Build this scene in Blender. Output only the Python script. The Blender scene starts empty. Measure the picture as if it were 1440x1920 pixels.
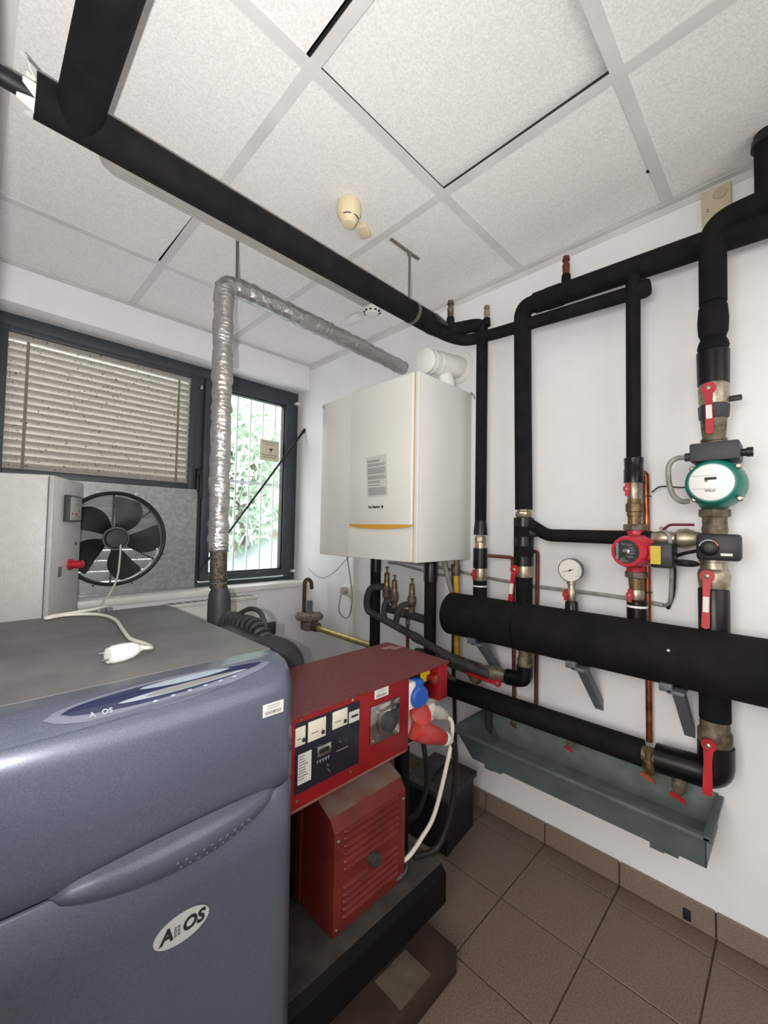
import bpy, bmesh, math, random
from mathutils import Vector, Matrix
random.seed(7)
SC = bpy.context.scene
COL = SC.collection
PI = math.pi

# ------------------------------------------------------------------ camera
YAW, PITCH, ROLL = 0.784194, 0.0389585, 0.017551
CAM = Vector((-1.8645, -2.7207, 1.3803))
fw = Vector((math.cos(YAW)*math.cos(PITCH), math.sin(YAW)*math.cos(PITCH), math.sin(PITCH)))
rt = Vector((math.sin(YAW), -math.cos(YAW), 0)); up = rt.cross(fw)
r2 = rt*math.cos(ROLL) + up*math.sin(ROLL); u2 = up*math.cos(ROLL) - rt*math.sin(ROLL)
cd = bpy.data.cameras.new('camera'); cam = bpy.data.objects.new('camera', cd); COL.objects.link(cam)
cd.sensor_fit = 'VERTICAL'; cd.sensor_height = 36.0; cd.lens = 777.06/1920*36
cd.clip_start = 0.02
m3 = Matrix((r2, u2, -fw)).transposed(); cam.matrix_world = Matrix.Translation(CAM) @ m3.to_4x4()
SC.camera = cam

# ------------------------------------------------------------------ world, lights, exposure
wd = bpy.data.worlds.new('world'); SC.world = wd; wd.use_nodes = True
bg = wd.node_tree.nodes['Background']; bg.inputs[0].default_value = (0.95, 0.98, 1.0, 1); bg.inputs[1].default_value = 4.0

def lamp(name, kind, loc, energy, color=(1, 1, 1), **kw):
    d = bpy.data.lights.new(name, kind); o = bpy.data.objects.new(name, d); COL.objects.link(o)
    o.location = loc; d.energy = energy; d.color = color
    for k, v in kw.items(): setattr(d, k, v)
    return o
# the phone torch beside the lens
tl = lamp('phone_torch', 'SPOT', (-1.912, -2.672, 1.392), 94, (1.0, 0.98, 0.96), shadow_soft_size=0.007, spot_size=math.radians(150), spot_blend=1.0)
tl.rotation_euler = (fw + u2*0.76 - r2*0.80).to_track_quat('-Z', 'Y').to_euler()
# made-up ambient fill, added out of view in the corridor beyond the doorway
cl = lamp('corridor_fill', 'AREA', (-3.55, -2.65, 1.75), 52, (1.0, 0.95, 0.90), shape='RECTANGLE', size=1.5, size_y=1.5)
cl.rotation_euler = (0, math.radians(-90), 0)
# second invented fill, added at the unseen wall behind the camera
c2 = lamp('rear_fill', 'AREA', (-0.95, -3.47, 1.75), 8, (1.0, 0.97, 0.94), shape='RECTANGLE', size=1.4, size_y=1.1)
c2.rotation_euler = (math.radians(90), 0, 0)

SC.view_settings.view_transform = 'Standard'; SC.view_settings.look = 'None'
SC.view_settings.exposure = 0.28; SC.view_settings.gamma = 1.0; SC.view_settings.use_curve_mapping = False

# ------------------------------------------------------------------ materials
def lin(c): return tuple(((v/255)/12.92 if v/255 <= 0.04045 else ((v/255+0.055)/1.055)**2.4) for v in c) + (1,)
MATS = {}
def mat(name, c, rough=0.6, metal=0.0, var=0.0, vscale=8.0, c2=None, bump=0.0, bscale=60.0, coat=0.0, detail=4, spec=0.5, emit=None, obj=True):
    if name in MATS: return MATS[name]
    m = bpy.data.materials.new(name); m.use_nodes = True; nt = m.node_tree; N = nt.nodes; L = nt.links
    b = N['Principled BSDF']; b.inputs['Base Color'].default_value = lin(c)
    b.inputs['Roughness'].default_value = rough; b.inputs['Metallic'].default_value = metal
    b.inputs['Coat Weight'].default_value = coat; b.inputs['Specular IOR Level'].default_value = spec
    if emit: b.inputs['Emission Color'].default_value = lin(c); b.inputs['Emission Strength'].default_value = emit
    geo = N.new('ShaderNodeNewGeometry')
    if var or c2:
        n = N.new('ShaderNodeTexNoise'); n.inputs['Scale'].default_value = vscale; n.inputs['Detail'].default_value = detail
        L.new(geo.outputs['Position'], n.inputs['Vector'])
        r = N.new('ShaderNodeValToRGB'); r.color_ramp.elements[0].position = 0.35; r.color_ramp.elements[1].position = 0.65
        if c2 is None:
            lo = tuple(max(0, v*(1-var)) for v in c); hi = tuple(min(255, v*(1+var)) for v in c)
        else: lo, hi = c2, c
        r.color_ramp.elements[0].color = lin(lo); r.color_ramp.elements[1].color = lin(hi)
        L.new(n.outputs['Fac'], r.inputs['Fac']); L.new(r.outputs['Color'], b.inputs['Base Color'])
    if bump:
        n2 = N.new('ShaderNodeTexNoise'); n2.inputs['Scale'].default_value = bscale; n2.inputs['Detail'].default_value = 3
        L.new(geo.outputs['Position'], n2.inputs['Vector'])
        bp = N.new('ShaderNodeBump'); bp.inputs['Strength'].default_value = bump; bp.inputs['Distance'].default_value = 0.004
        L.new(n2.outputs['Fac'], bp.inputs['Height']); L.new(bp.outputs['Normal'], b.inputs['Normal'])
    MATS[name] = m
    return m
def thin(name, c, alpha, rough=0.9, gloss=0.0):
    if name in MATS: return MATS[name]
    m = bpy.data.materials.new(name); m.use_nodes = True; nt = m.node_tree; N = nt.nodes; L = nt.links
    out = N['Material Output']; N.remove(N['Principled BSDF'])
    t = N.new('ShaderNodeBsdfTransparent'); mx = N.new('ShaderNodeMixShader'); mx.inputs[0].default_value = alpha
    if gloss:
        s = N.new('ShaderNodeBsdfGlossy'); s.inputs['Roughness'].default_value = 0.02
    else:
        s = N.new('ShaderNodeBsdfDiffuse')
    s.inputs['Color'].default_value = lin(c); L.new(t.outputs[0], mx.inputs[1]); L.new(s.outputs[0], mx.inputs[2]); L.new(mx.outputs[0], out.inputs[0])
    MATS[name] = m; return m

WALL = mat('white_wall_paint', (236, 236, 237), 0.75, var=0.008, vscale=5.0, bump=0.12, bscale=90)
TILE = mat('ceiling_tile_board', (236, 233, 231), 0.9, var=0.035, vscale=160, bump=0.3, bscale=260, detail=6)
BAR = mat('ceiling_grid_paint', (214, 212, 210), 0.6, var=0.03, vscale=6)
WEB = mat('shade_dark_web', (54, 52, 50), 0.7)  # dark colour stands in for shade in the gaps above the grid bars
VOID = mat('ceiling_void', (40, 38, 36), 0.9)
FLOOR = mat('floor_tile_stoneware', (128, 113, 101), 0.45, c2=(100, 87, 78), vscale=180, bump=0.1, bscale=200, detail=5)
GROUT = mat('grout', (62, 52, 45), 0.9, var=0.2, vscale=30)
SKIRT = mat('skirting_tile_stoneware', (140, 124, 112), 0.45, c2=(118, 104, 94), vscale=170, detail=5)
FRAME = mat('anthracite_frame', (58, 63, 68), 0.45, var=0.06, vscale=10)
GLASS = thin('window_glass', (235, 245, 250), 0.07, gloss=1)
SCREEN = thin('insect_screen_mesh', (150, 142, 134), 0.22)
def dirty_screen():
    N = SCREEN.node_tree.nodes; L = SCREEN.node_tree.links; g = N.new('ShaderNodeNewGeometry')
    n = N.new('ShaderNodeTexNoise'); n.inputs['Scale'].default_value = 75; n.inputs['Detail'].default_value = 2; L.new(g.outputs['Position'], n.inputs['Vector'])
    r = N.new('ShaderNodeValToRGB'); r.color_ramp.elements[0].position = .66; r.color_ramp.elements[1].position = .72
    r.color_ramp.elements[0].color = (.20, .20, .20, 1); r.color_ramp.elements[1].color = (.75, .75, .75, 1)
    L.new(n.outputs['Fac'], r.inputs['Fac'])
    for m in N:
        if m.type == 'MIX_SHADER': L.new(r.outputs['Color'], m.inputs[0])
        if m.type == 'BSDF_DIFFUSE': m.inputs['Color'].default_value = lin((120, 112, 106))
dirty_screen()
SLAT = mat('blind_slat_paint', (236, 231, 223), 0.6, c2=(222, 216, 207), vscale=60, detail=6)
SILL = mat('white_sill_plastic', (226, 225, 220), 0.4, var=0.03, vscale=5)
GALV = mat('galvanised_sheet', (166, 168, 168), 0.42, 0.5, c2=(144, 147, 148), vscale=40, detail=6)
RUB = mat('black_insulation_foam', (26, 25, 26), 0.85, c2=(17, 17, 18), vscale=14, bump=0.35, bscale=120, spec=0.2)
RUBG = mat('worn_grey_insulation', (66, 66, 66), 0.8, c2=(42, 42, 44), vscale=18, bump=0.25, bscale=90)
TAPE = mat('glossy_black_tape', (14, 14, 15), 0.32, var=0.1, vscale=20, spec=0.35)
BLACK = mat('black_plastic', (24, 24, 26), 0.5, var=0.1, vscale=12)
DKGREY = mat('dark_grey_plastic', (52, 53, 56), 0.55, var=0.1, vscale=10)
NICK = mat('nickel_brass', (178, 168, 150), 0.38, 0.75, c2=(150, 138, 118), vscale=50)
BRASS = mat('tarnished_brass', (142, 120, 82), 0.45, 0.7, c2=(96, 80, 56), vscale=45)
RUST = mat('dirty_fitting_metal', (128, 116, 98), 0.6, 0.45, c2=(78, 68, 56), vscale=40, bump=0.2, bscale=90)
COPPER = mat('copper_tube', (176, 104, 70), 0.35, 0.8, c2=(120, 68, 46), vscale=30)
COPD = mat('dull_red_brown_tube', (112, 58, 46), 0.55, 0.3, c2=(84, 44, 36), vscale=30)
REDH = mat('red_lever_coating', (172, 24, 38), 0.45, var=0.1, vscale=25)
REDP = mat('red_pump_enamel', (188, 38, 58), 0.4, var=0.06, vscale=14)
GREEN = mat('green_pump_enamel', (14, 112, 96), 0.4, var=0.08, vscale=14)
WPL = mat('white_plastic', (232, 231, 226), 0.4, var=0.02, vscale=8)
IVORY = mat('ivory_plastic', (224, 210, 172), 0.45, var=0.03, vscale=10)
BEIGE = mat('beige_plastic', (196, 184, 156), 0.55, var=0.04, vscale=14)
BOIL = mat('cream_white_enamel', (232, 231, 224), 0.28, var=0.012, vscale=3)
BOILS = mat('boiler_side_enamel', (222, 222, 218), 0.4, var=0.012, vscale=3)
YEL = mat('amber_trim', (220, 164, 52), 0.5)
YPIPE = mat('yellow_gas_paint', (206, 164, 38), 0.5, c2=(176, 132, 30), vscale=25)
BPIPE = mat('brassy_gas_tube', (176, 158, 96), 0.4, 0.45, var=0.1, vscale=20)
GREYM = mat('metallic_grey_paint', (104, 110, 126), 0.33, 0.2, c2=(90, 96, 112), vscale=420, detail=2, coat=0.25)
GREYT = mat('dusty_grey_lid', (122, 121, 119), 0.55, c2=(104, 103, 102), vscale=7, detail=6)
NAVY = mat('navy_glass', (38, 46, 76), 0.15, coat=0.5)
PALE = mat('pale_display_plastic', (160, 170, 182), 0.3)
GENR = mat('generator_red_paint', (140, 10, 20), 0.4, var=0.06, vscale=12)
GENT = mat('dusty_red_lid', (114, 55, 56), 0.65, c2=(100, 44, 47), vscale=90, detail=6)
LOUV = mat('oxide_red_cover', (124, 42, 36), 0.5, c2=(104, 32, 28), vscale=10)
LOUT = mat('dusty_cover_top', (132, 112, 100), 0.8, c2=(126, 72, 60), vscale=12)
DUST = mat('dusty_black_steel', (78, 72, 66), 0.85, c2=(56, 52, 49), vscale=16)
BSTEEL = mat('black_steel', (13, 13, 14), 0.7, var=0.15, vscale=10, spec=0.2)
WOOD = mat('shaded_beam_wood', (56, 38, 27), 0.75, c2=(34, 23, 17), vscale=9, bump=0.3, bscale=50)  # brown wood, its colour darkened to imitate the shadow it lies in
PLANK = mat('pale_plank', (96, 86, 74), 0.8, c2=(74, 66, 56), vscale=18)  # plank colour darkened for shade like the beam
CHROME = mat('chrome', (200, 198, 194), 0.15, 1.0, var=0.08, vscale=18)
STEELG = mat('grey_painted_steel', (98, 102, 108), 0.5, var=0.08, vscale=14)
TRAY = mat('grey_trough_paint', (88, 97, 99), 0.5, c2=(76, 85, 86), vscale=11, detail=6)
TRAYIN = mat('trough_lit_inside', (122, 132, 129), 0.55, c2=(104, 114, 112), vscale=14, detail=6)  # lighter copy of the trough colour, imitating light that falls inside
CAB = mat('light_grey_cabinet_coat', (214, 213, 208), 0.22, var=0.015, vscale=30, bump=0.5, bscale=170)
CABE = mat('cabinet_door_coat', (190, 188, 184), 0.4, var=0.02, vscale=30, bump=0.25, bscale=150)
PAPER = mat('white_paper', (228, 226, 220), 0.8)
PAPERG = mat('grey_paper', (206, 206, 200), 0.8)
PAPERY = mat('yellowed_paper', (226, 218, 188), 0.8)
INK = mat('black_ink', (40, 40, 44), 0.7)
INKG = mat('grey_ink', (128, 126, 124), 0.8)
BLUE = mat('blue_socket_plastic', (34, 88, 176), 0.45, var=0.05, vscale=20)
REDS = mat('red_socket_plastic', (200, 42, 44), 0.4, c2=(190, 84, 80), vscale=25)
YELS = mat('yellow_sign_plastic', (236, 200, 30), 0.5)
CABLEW = mat('off_white_cable', (222, 218, 206), 0.5)
CABLEG = mat('grey_cable', (150, 146, 140), 0.55, var=0.1, vscale=30)
CABLEB = mat('black_cable', (26, 26, 28), 0.55)
ROD = mat('grey_hanger_rod', (112, 110, 108), 0.5, 0.4)
RADI = mat('radiator_enamel', (222, 220, 214), 0.4, var=0.02, vscale=6)
MESHS = mat('braided_steel_hose', (118, 108, 96), 0.5, 0.6, c2=(56, 50, 46), vscale=130, bump=0.6, bscale=300)
BUILD = mat('pale_render', (236, 232, 222), 0.8, var=0.04, vscale=1)
GROUND = mat('pale_paving', (206, 208, 208), 0.8, var=0.05, vscale=2)
CARP = mat('pale_blue_car_paint', (196, 208, 213), 0.3, var=0.02)
LEAF = mat('spring_leaf', (212, 224, 206), 0.6, c2=(176, 204, 180), vscale=6)
BARK = mat('bark', (150, 140, 122), 0.9, c2=(110, 100, 88), vscale=12)
GRILLE = mat('white_bar_paint', (232, 236, 238), 0.5)
# crumpled aluminium foil
def foil():
    m = mat('crumpled_foil', (188, 186, 184), 0.33, 0.85)
    N = m.node_tree.nodes; L = m.node_tree.links; b = N['Principled BSDF']; g = N['Geometry']
    mp = N.new('ShaderNodeMapping'); mp.inputs['Scale'].default_value = (26, 26, 70); L.new(g.outputs['Position'], mp.inputs[0])
    v = N.new('ShaderNodeTexVoronoi'); v.inputs['Scale'].default_value = 1.0; L.new(mp.outputs[0], v.inputs['Vector'])
    n = N.new('ShaderNodeTexNoise'); n.inputs['Scale'].default_value = 55; n.inputs['Detail'].default_value = 4; L.new(g.outputs['Position'], n.inputs['Vector'])
    ad = N.new('ShaderNodeMath'); ad.operation = 'ADD'; L.new(v.outputs['Distance'], ad.inputs[0]); L.new(n.outputs['Fac'], ad.inputs[1])
    bp = N.new('ShaderNodeBump'); bp.inputs['Strength'].default_value = 0.5; bp.inputs['Distance'].default_value = 0.008
    L.new(ad.outputs[0], bp.inputs['Height']); L.new(bp.outputs['Normal'], b.inputs['Normal'])
    return m
FOIL = foil()
def meter_mat():
    return mat('meter_face', (228, 222, 204), 0.4)
METER = meter_mat()

# ------------------------------------------------------------------ builders
def wloc(o):
    v = Vector((0, 0, 0))
    while o is not None: v += o.location; o = o.parent
    return v
def tag(o, label=None, cat=None, group=None, kind=None):
    if label: o['label'] = label
    if cat: o['category'] = cat
    if group: o['group'] = group
    if kind: o['kind'] = kind
    return o
def thing(name, loc, label, cat, group=None):
    o = bpy.data.objects.new(name, None); COL.objects.link(o); o.location = loc; o.empty_display_size = 0.05
    return tag(o, label, cat, group)
class MB:
    def __init__(s, M=None): s.bm = bmesh.new(); s.M = M
    def box(s, x0, x1, y0, y1, z0, z1, bev=0.0, seg=2):
        vs = [s.bm.verts.new((x, y, z)) for z in (z0, z1) for (x, y) in ((x0, y0), (x1, y0), (x1, y1), (x0, y1))]
        F = [(3, 2, 1, 0), (4, 5, 6, 7), (0, 1, 5, 4), (1, 2, 6, 5), (2, 3, 7, 6), (3, 0, 4, 7)]
        fs = [s.bm.faces.new([vs[i] for i in f]) for f in F]
        if bev:
            es = list({e for f in fs for e in f.edges})
            bmesh.ops.bevel(s.bm, geom=es, offset=bev, segments=seg, profile=0.5, affect='EDGES')
        return s
    def ring(s, c, a, b, r, seg): return [s.bm.verts.new(c + a*(r*math.cos(2*PI*i/seg)) + b*(r*math.sin(2*PI*i/seg))) for i in range(seg)]
    def skin(s, rings, cap=True):
        n = len(rings[0])
        for A, B in zip(rings, rings[1:]):
            for i in range(n): s.bm.faces.new((A[i], A[(i+1) % n], B[(i+1) % n], B[i]))
        if cap:
            s.bm.faces.new(rings[0][::-1]); s.bm.faces.new(rings[-1])
    def lathe(s, p0, axis, prof, seg=20, cap=True):
        p0 = Vector(p0); ax = Vector(axis).normalized()
        a = ax.orthogonal().normalized()
        if abs(ax.z) > .99: a = Vector((1, 0, 0))
        b = ax.cross(a)
        s.skin([s.ring(p0 + ax*t, a, b, max(r, 1e-4), seg) for t, r in prof], cap); return s
    def cyl(s, p0, p1, r0, r1=None, seg=20):
        p0 = Vector(p0); d = Vector(p1) - p0
        return s.lathe(p0, d, [(0, r0), (d.length, r0 if r1 is None else r1)], seg)
    def tube(s, pts, r, seg=14, fil=0.0, n=6, rough=0.0):
        P = smooth(pts, fil, n)
        if rough:
            Q = [P[0]]
            for a, b in zip(P, P[1:]):
                k = max(1, int((b-a).length/0.02))
                for i in range(1, k+1): Q.append(a.lerp(b, i/k))
            P = Q
        T = []
        for i in range(len(P)):
            t = (P[min(i+1, len(P)-1)] - P[max(i-1, 0)]); T.append(t.normalized())
        a = T[0].orthogonal().normalized(); rings = []
        for i, (p, t) in enumerate(zip(P, T)):
            a = (a - t*a.dot(t)).normalized(); b = t.cross(a)
            rr = r(i/(len(P)-1)) if callable(r) else r
            rg = s.ring(p, a, b, rr, seg)
            if rough:
                k = random.uniform(-rough, rough)*0.5
                for v in rg: v.co += (v.co - p).normalized()*(k + random.uniform(-rough, rough)*0.5)
            rings.append(rg)
        s.skin(rings); return s
    def prism(s, poly, vec):
        vec = Vector(vec); A = [s.bm.verts.new(Vector(p)) for p in poly]; B = [s.bm.verts.new(Vector(p)+vec) for p in poly]
        n = len(A); s.bm.faces.new(A[::-1]); s.bm.faces.new(B)
        for i in range(n): s.bm.faces.new((A[i], A[(i+1) % n], B[(i+1) % n], B[i]))
        return s
    def grid(s, rows, close=False):
        V = [[s.bm.verts.new(Vector(p)) for p in r] for r in rows]
        for A, B in zip(V, V[1:]):
            for i in range(len(A)-1): s.bm.faces.new((A[i], A[i+1], B[i+1], B[i]))
        return s
    def slab(s, rows, vec):
        vec = Vector(vec); A = [[s.bm.verts.new(Vector(p)) for p in r] for r in rows]; B = [[s.bm.verts.new(Vector(p)+vec) for p in r] for r in rows]
        n, m = len(A), len(A[0])
        for i in range(n-1):
            for k in range(m-1):
                s.bm.faces.new((A[i][k], A[i][k+1], A[i+1][k+1], A[i+1][k])); s.bm.faces.new((B[i][k], B[i+1][k], B[i+1][k+1], B[i][k+1]))
        for i in range(n-1):
            for k in (0, m-1): s.bm.faces.new((A[i][k], A[i+1][k], B[i+1][k], B[i][k]))
        for k in range(m-1):
            for i in (0, n-1): s.bm.faces.new((A[i][k], A[i][k+1], B[i][k+1], B[i][k]))
        return s
    def torus(s, c, axis, R, r, seg=32, ts=8):
        ax = Vector(axis).normalized(); a = ax.orthogonal().normalized(); b = ax.cross(a); c = Vector(c)
        rings = []
        for i in range(seg):
            d = a*math.cos(2*PI*i/seg) + b*math.sin(2*PI*i/seg); rings.append(s.ring(c + d*R, d, ax, r, ts))
        for i in range(seg):
            A, B = rings[i], rings[(i+1) % seg]
            for k in range(ts): s.bm.faces.new((A[k], A[(k+1) % ts], B[(k+1) % ts], B[k]))
        return s
    def ball(s, c, r, sx=1, sy=1, sz=1, u=14, v=8):
        M = Matrix.Translation(Vector(c)) @ Matrix.Diagonal((sx, sy, sz, 1))
        bmesh.ops.create_uvsphere(s.bm, u_segments=u, v_segments=v, radius=r, matrix=M); return s
    def build(s, name, m, parent=None, smooth=True, ang=40, **kw):
        bm = s.bm
        if s.M is not None: bmesh.ops.transform(bm, matrix=s.M, verts=bm.verts)
        bmesh.ops.recalc_face_normals(bm, faces=bm.faces)
        if parent is None:
            xs = [v.co for v in bm.verts]; lo = Vector([min(v[i] for v in xs) for i in range(3)]); hi = Vector([max(v[i] for v in xs) for i in range(3)])
            off = Vector(((lo.x+hi.x)/2, (lo.y+hi.y)/2, lo.z))
        else: off = wloc(parent)
        bmesh.ops.translate(bm, verts=bm.verts, vec=-off)
        me = bpy.data.meshes.new(name); bm.to_mesh(me); bm.free()
        me.materials.append(m)
        if smooth:
            for p in me.polygons: p.use_smooth = True
            me.set_sharp_from_angle(angle=math.radians(ang))
        o = bpy.data.objects.new(name, me); COL.objects.link(o)
        if parent is None: o.location = off
        else: o.parent = parent
        return tag(o, **kw)
def smooth(pts, fil, n=6):
    P = [Vector(p) for p in pts]
    if fil <= 0 or len(P) < 3: return P
    out = [P[0]]
    for i in range(1, len(P)-1):
        a, b, c = P[i-1], P[i], P[i+1]
        d1 = min(fil, (a-b).length*0.49); d2 = min(fil, (c-b).length*0.49)
        s = b + (a-b).normalized()*d1; e = b + (c-b).normalized()*d2
        for k in range(n+1):
            t = k/n; out.append(s*(1-t)**2 + b*(2*t*(1-t)) + e*t*t)
    out.append(P[-1]); return out
def spline(pts, n=8):
    P = [Vector(p) for p in pts]; P = [P[0]*2-P[1]] + P + [P[-1]*2-P[-2]]; out = []
    for i in range(1, len(P)-2):
        a, b, c, d = P[i-1:i+3]
        for k in range(n):
            t = k/n
            out.append(0.5*((2*b) + (c-a)*t + (2*a-5*b+4*c-d)*t*t + (3*b-a-3*c+d)*t**3))
    out.append(P[-2]); return out
def text(s, size, origin, xd, yd, m, parent, name='lettering', bold=False, ext=0.0006, align='CENTER', shear=0.0, scx=1.0):
    cu = bpy.data.curves.new('t', 'FONT'); cu.body = s; cu.size = size; cu.align_x = align; cu.align_y = 'CENTER'; cu.extrude = ext; cu.shear = shear
    cu.resolution_u = 3
    if bold: cu.offset = size*0.035
    to = bpy.data.objects.new('t', cu); COL.objects.link(to); bpy.context.view_layer.update()
    me = bpy.data.meshes.new_from_object(to.evaluated_get(bpy.context.evaluated_depsgraph_get()))
    bpy.data.objects.remove(to); bpy.data.curves.remove(cu)
    xd = Vector(xd).normalized(); yd = Vector(yd).normalized(); z = xd.cross(yd)
    R = Matrix((xd*scx, yd, z)).transposed().to_4x4(); me.transform(Matrix.Translation(Vector(origin) - wloc(parent)) @ R)
    me.materials.clear(); me.materials.append(m); me.name = name
    o = bpy.data.objects.new(name, me); COL.objects.link(o); o.parent = parent
    return o
XF, ZF = (1, 0, 0), (0, 0, 1)          # lettering on faces that look towards -Y
WR = (0, -1, 0)                        # lettering on faces that look towards -X (x axis of the text)
def inst(name, me, loc, parent, rz=0.0):
    o = bpy.data.objects.new(name, me); COL.objects.link(o); o.parent = parent; o.location = Vector(loc) - wloc(parent); o.rotation_euler = (0, 0, rz); return o

# ================================================================== the room
H = 2.644
S = dict(kind='structure')
MB().box(0, .15, -3.5, .30, -.05, 2.80).build('wall_right', WALL, **S)
w = MB(); w.box(-2.02, 0, 0, .30, -.05, .925); w.box(-2.02, 0, 0, .30, 2.462, 2.80); w.box(-2.02, -1.86, 0, .30, .925, 2.462)
w.build('wall_far', WALL, **S)
w = MB(); w.box(-2.02, -1.90, -2.10, 0, -.05, 2.80); w.box(-2.02, -1.90, -3.5, -3.2, -.05, 2.80); w.box(-2.02, -1.90, -3.2, -2.10, 2.12, 2.80)
w.build('wall_left', WALL, **S)
MB().box(-3.72, .15, -3.62, -3.5, -.05, 2.80).build('wall_near', WALL, **S)
MB().box(-3.72, -3.6, -3.5, -1.4, -.05, 2.80).build('wall_corridor', WALL, **S)
MB().box(-3.6, -2.02, -1.5, -1.4, -.05, 2.80).build('wall_corridor_end', WALL, **S)
jb = MB(); jb.box(-2.03, -1.886, -2.13, -2.09, 0, 2.12); jb.box(-2.03, -1.89, -3.2, -3.17, 0, 2.12); jb.box(-2.03, -1.89, -3.17, -2.13, 2.09, 2.12)
jb.build('trim_1', mat('door_jamb_paint', (190, 186, 180), 0.5), **S)
w2 = MB(); w2.box(-1.70, -.20, -3.5, -3.46, 1.14, 1.20); w2.box(-1.70, -.20, -3.5, -3.46, 2.30, 2.36); w2.box(-1.70, -1.65, -3.5, -3.46, 1.20, 2.30); w2.box(-.25, -.20, -3.5, -3.46, 1.20, 2.30)
w2.build('rear_fill_frame', FRAME, **S)  # unseen frame, added to dress the rear fill light as a window
w3 = MB(); w3.box(-3.6, -3.54, -3.45, -1.85, .94, 1.0); w3.box(-3.6, -3.54, -3.45, -1.85, 2.50, 2.56); w3.box(-3.6, -3.54, -3.45, -3.40, 1.0, 2.50); w3.box(-3.6, -3.54, -1.90, -1.85, 1.0, 2.50)
w3.build('corridor_fill_frame', FRAME, **S)  # unseen frame, added around the corridor fill light
# ceiling: void above, grid bars and tiles
ceil = MB().box(-3.72, .15, -3.62, .30, 2.76, 2.82).build('ceiling', VOID, **S)
gx = [-1.845, -1.245, -.645]; gy = [-.543, -1.79, -2.39, -2.99]
hw = .0175
for x in gx:
    g_ = MB().box(x-hw, x+hw, -3.5, 0, H, H+.003).build('grid_bar', BAR, ceil); MB().box(x-.002, x+.002, -3.5, 0, H+.003, H+.035).build('bar_web', WEB, g_)
xs = [-1.9] + gx + [0]
for y in gy:
    for a, b in zip(xs, xs[1:]):
        g_ = MB().box(a+hw, b-(hw if b < 0 else 0), y-hw, y+hw, H, H+.003).build('grid_bar', BAR, ceil); MB().box(a+hw, b-hw, y-.002, y+.002, H+.003, H+.035).build('bar_web', WEB, g_)
MB().box(-.03, 0, -3.5, 0, H-.002, H+.0015).box(-.0035, 0, -3.5, 0, H-.028, H).build('edge_angle', BAR, ceil)
MB().box(-1.9, -.03, -.03, 0, H-.002, H+.0015).build('edge_angle', BAR, ceil)
ys = [0] + gy + [-3.5]
for i, (a, b) in enumerate(zip(xs, xs[1:])):
    for j, (y1, y0) in enumerate(zip(ys, ys[1:])):
        z = H + .0035; dx = 0; rz = 0
        if i == 2 and j == 2: z += .024
        if i == 1 and j == 2: dx = -.026
        if i == 1 and j == 1: rz = .016; dx = -.012
        t = MB(); cx, cy = (a+b)/2+dx, (y0+y1)/2
        g = .004
        t.box(-(b-a)/2+g, (b-a)/2-g, -(y1-y0)/2+g, (y1-y0)/2-g, 0, .016)
        t.M = Matrix.Translation((cx, cy, z)) @ Matrix.Rotation(rz, 4, 'Z')
        t.build('ceiling_tile', TILE, ceil, smooth=False)
ch = MB(); ch.prism([(-.240, -2.366, H+.002), (-.226, -2.362, H+.002), (-.220, -2.372, H+.002), (-.232, -2.378, H+.002)], (0, 0, .0016)); ch.build('chipped_edge', VOID, ceil)
MB().box(-3.6, -1.9, -3.5, -1.5, 2.70, 2.76).build('ceiling_corridor', WALL, **S)
# floor tiles with recessed grout
floor = MB().box(-3.72, .15, -3.62, .30, -.06, -.004).build('floor', GROUT, **S)
tm = MB().box(-.1463, .1463, -.1463, .1463, -.02, 0, .0015, 1); o = tm.build('floor_tile', FLOOR, floor, smooth=False)
o.location = Vector((-.097-.1485, -1.91+.1485, 0)) - wloc(floor); 
me = o.data
for v in me.vertices: v.co += wloc(floor)
for i in range(-1, 7):
    for j in range(-12, 12):
        x = -.097 - .1485 - .297*i; y = -1.91 + .1485 + .297*j
        if (i == 0 and j == 0) or not (-1.95 < x-.15 and y+.15 < .35 and y-.15 > -3.65): continue
        inst('floor_tile', me, (x, y, 0), floor)
# skirting tiles
bb = MB().box(-.004, 0, -3.5, 0, 0, .082).build('baseboard_right', GROUT, **S)
for j in range(-6, 12):
    y1 = min(-1.91 + .297*(j+1), 0); y0 = max(-1.91 + .297*j, -3.5)
    if y1-y0 < .02: continue
    MB().box(-.012, -.003, y0+.0025, y1-.0025, 0.002, .09, .0015, 1).build('skirting_tile', SKIRT, bb, smooth=False)
bb = MB().box(-1.9, -.012, -.004, 0, 0, .082).build('baseboard_far', GROUT, **S)
for j in range(0, 7):
    MB().box(-.012-.297*(j+1)+.0025 if j < 6 else -1.89, -.012-.297*j-.0025, -.012, -.003, .002, .09, .0015, 1).build('skirting_tile', SKIRT, bb, smooth=False)

# ------------------------------------------------------------------ window
win = bpy.data.objects.new('window_1', None); COL.objects.link(win); win.location = (-.92, .19, .96); win['kind'] = 'structure'
def fr(name, x0, x1, z0, z1, y0=.15, y1=.24, m=FRAME, bev=.004): return MB().box(x0, x1, y0, y1, z0, z1, bev).build(name, m, win)
fr('frame_head', -1.86, 0, 2.395, 2.462); fr('frame_bottom', -1.86, 0, .925, .985); fr('frame_jamb', -1.86, -1.80, .985, 2.395); fr('frame_jamb', -.05, 0, .985, 2.395)
fr('mullion', -.80, -.755, .985, 2.395)
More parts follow.
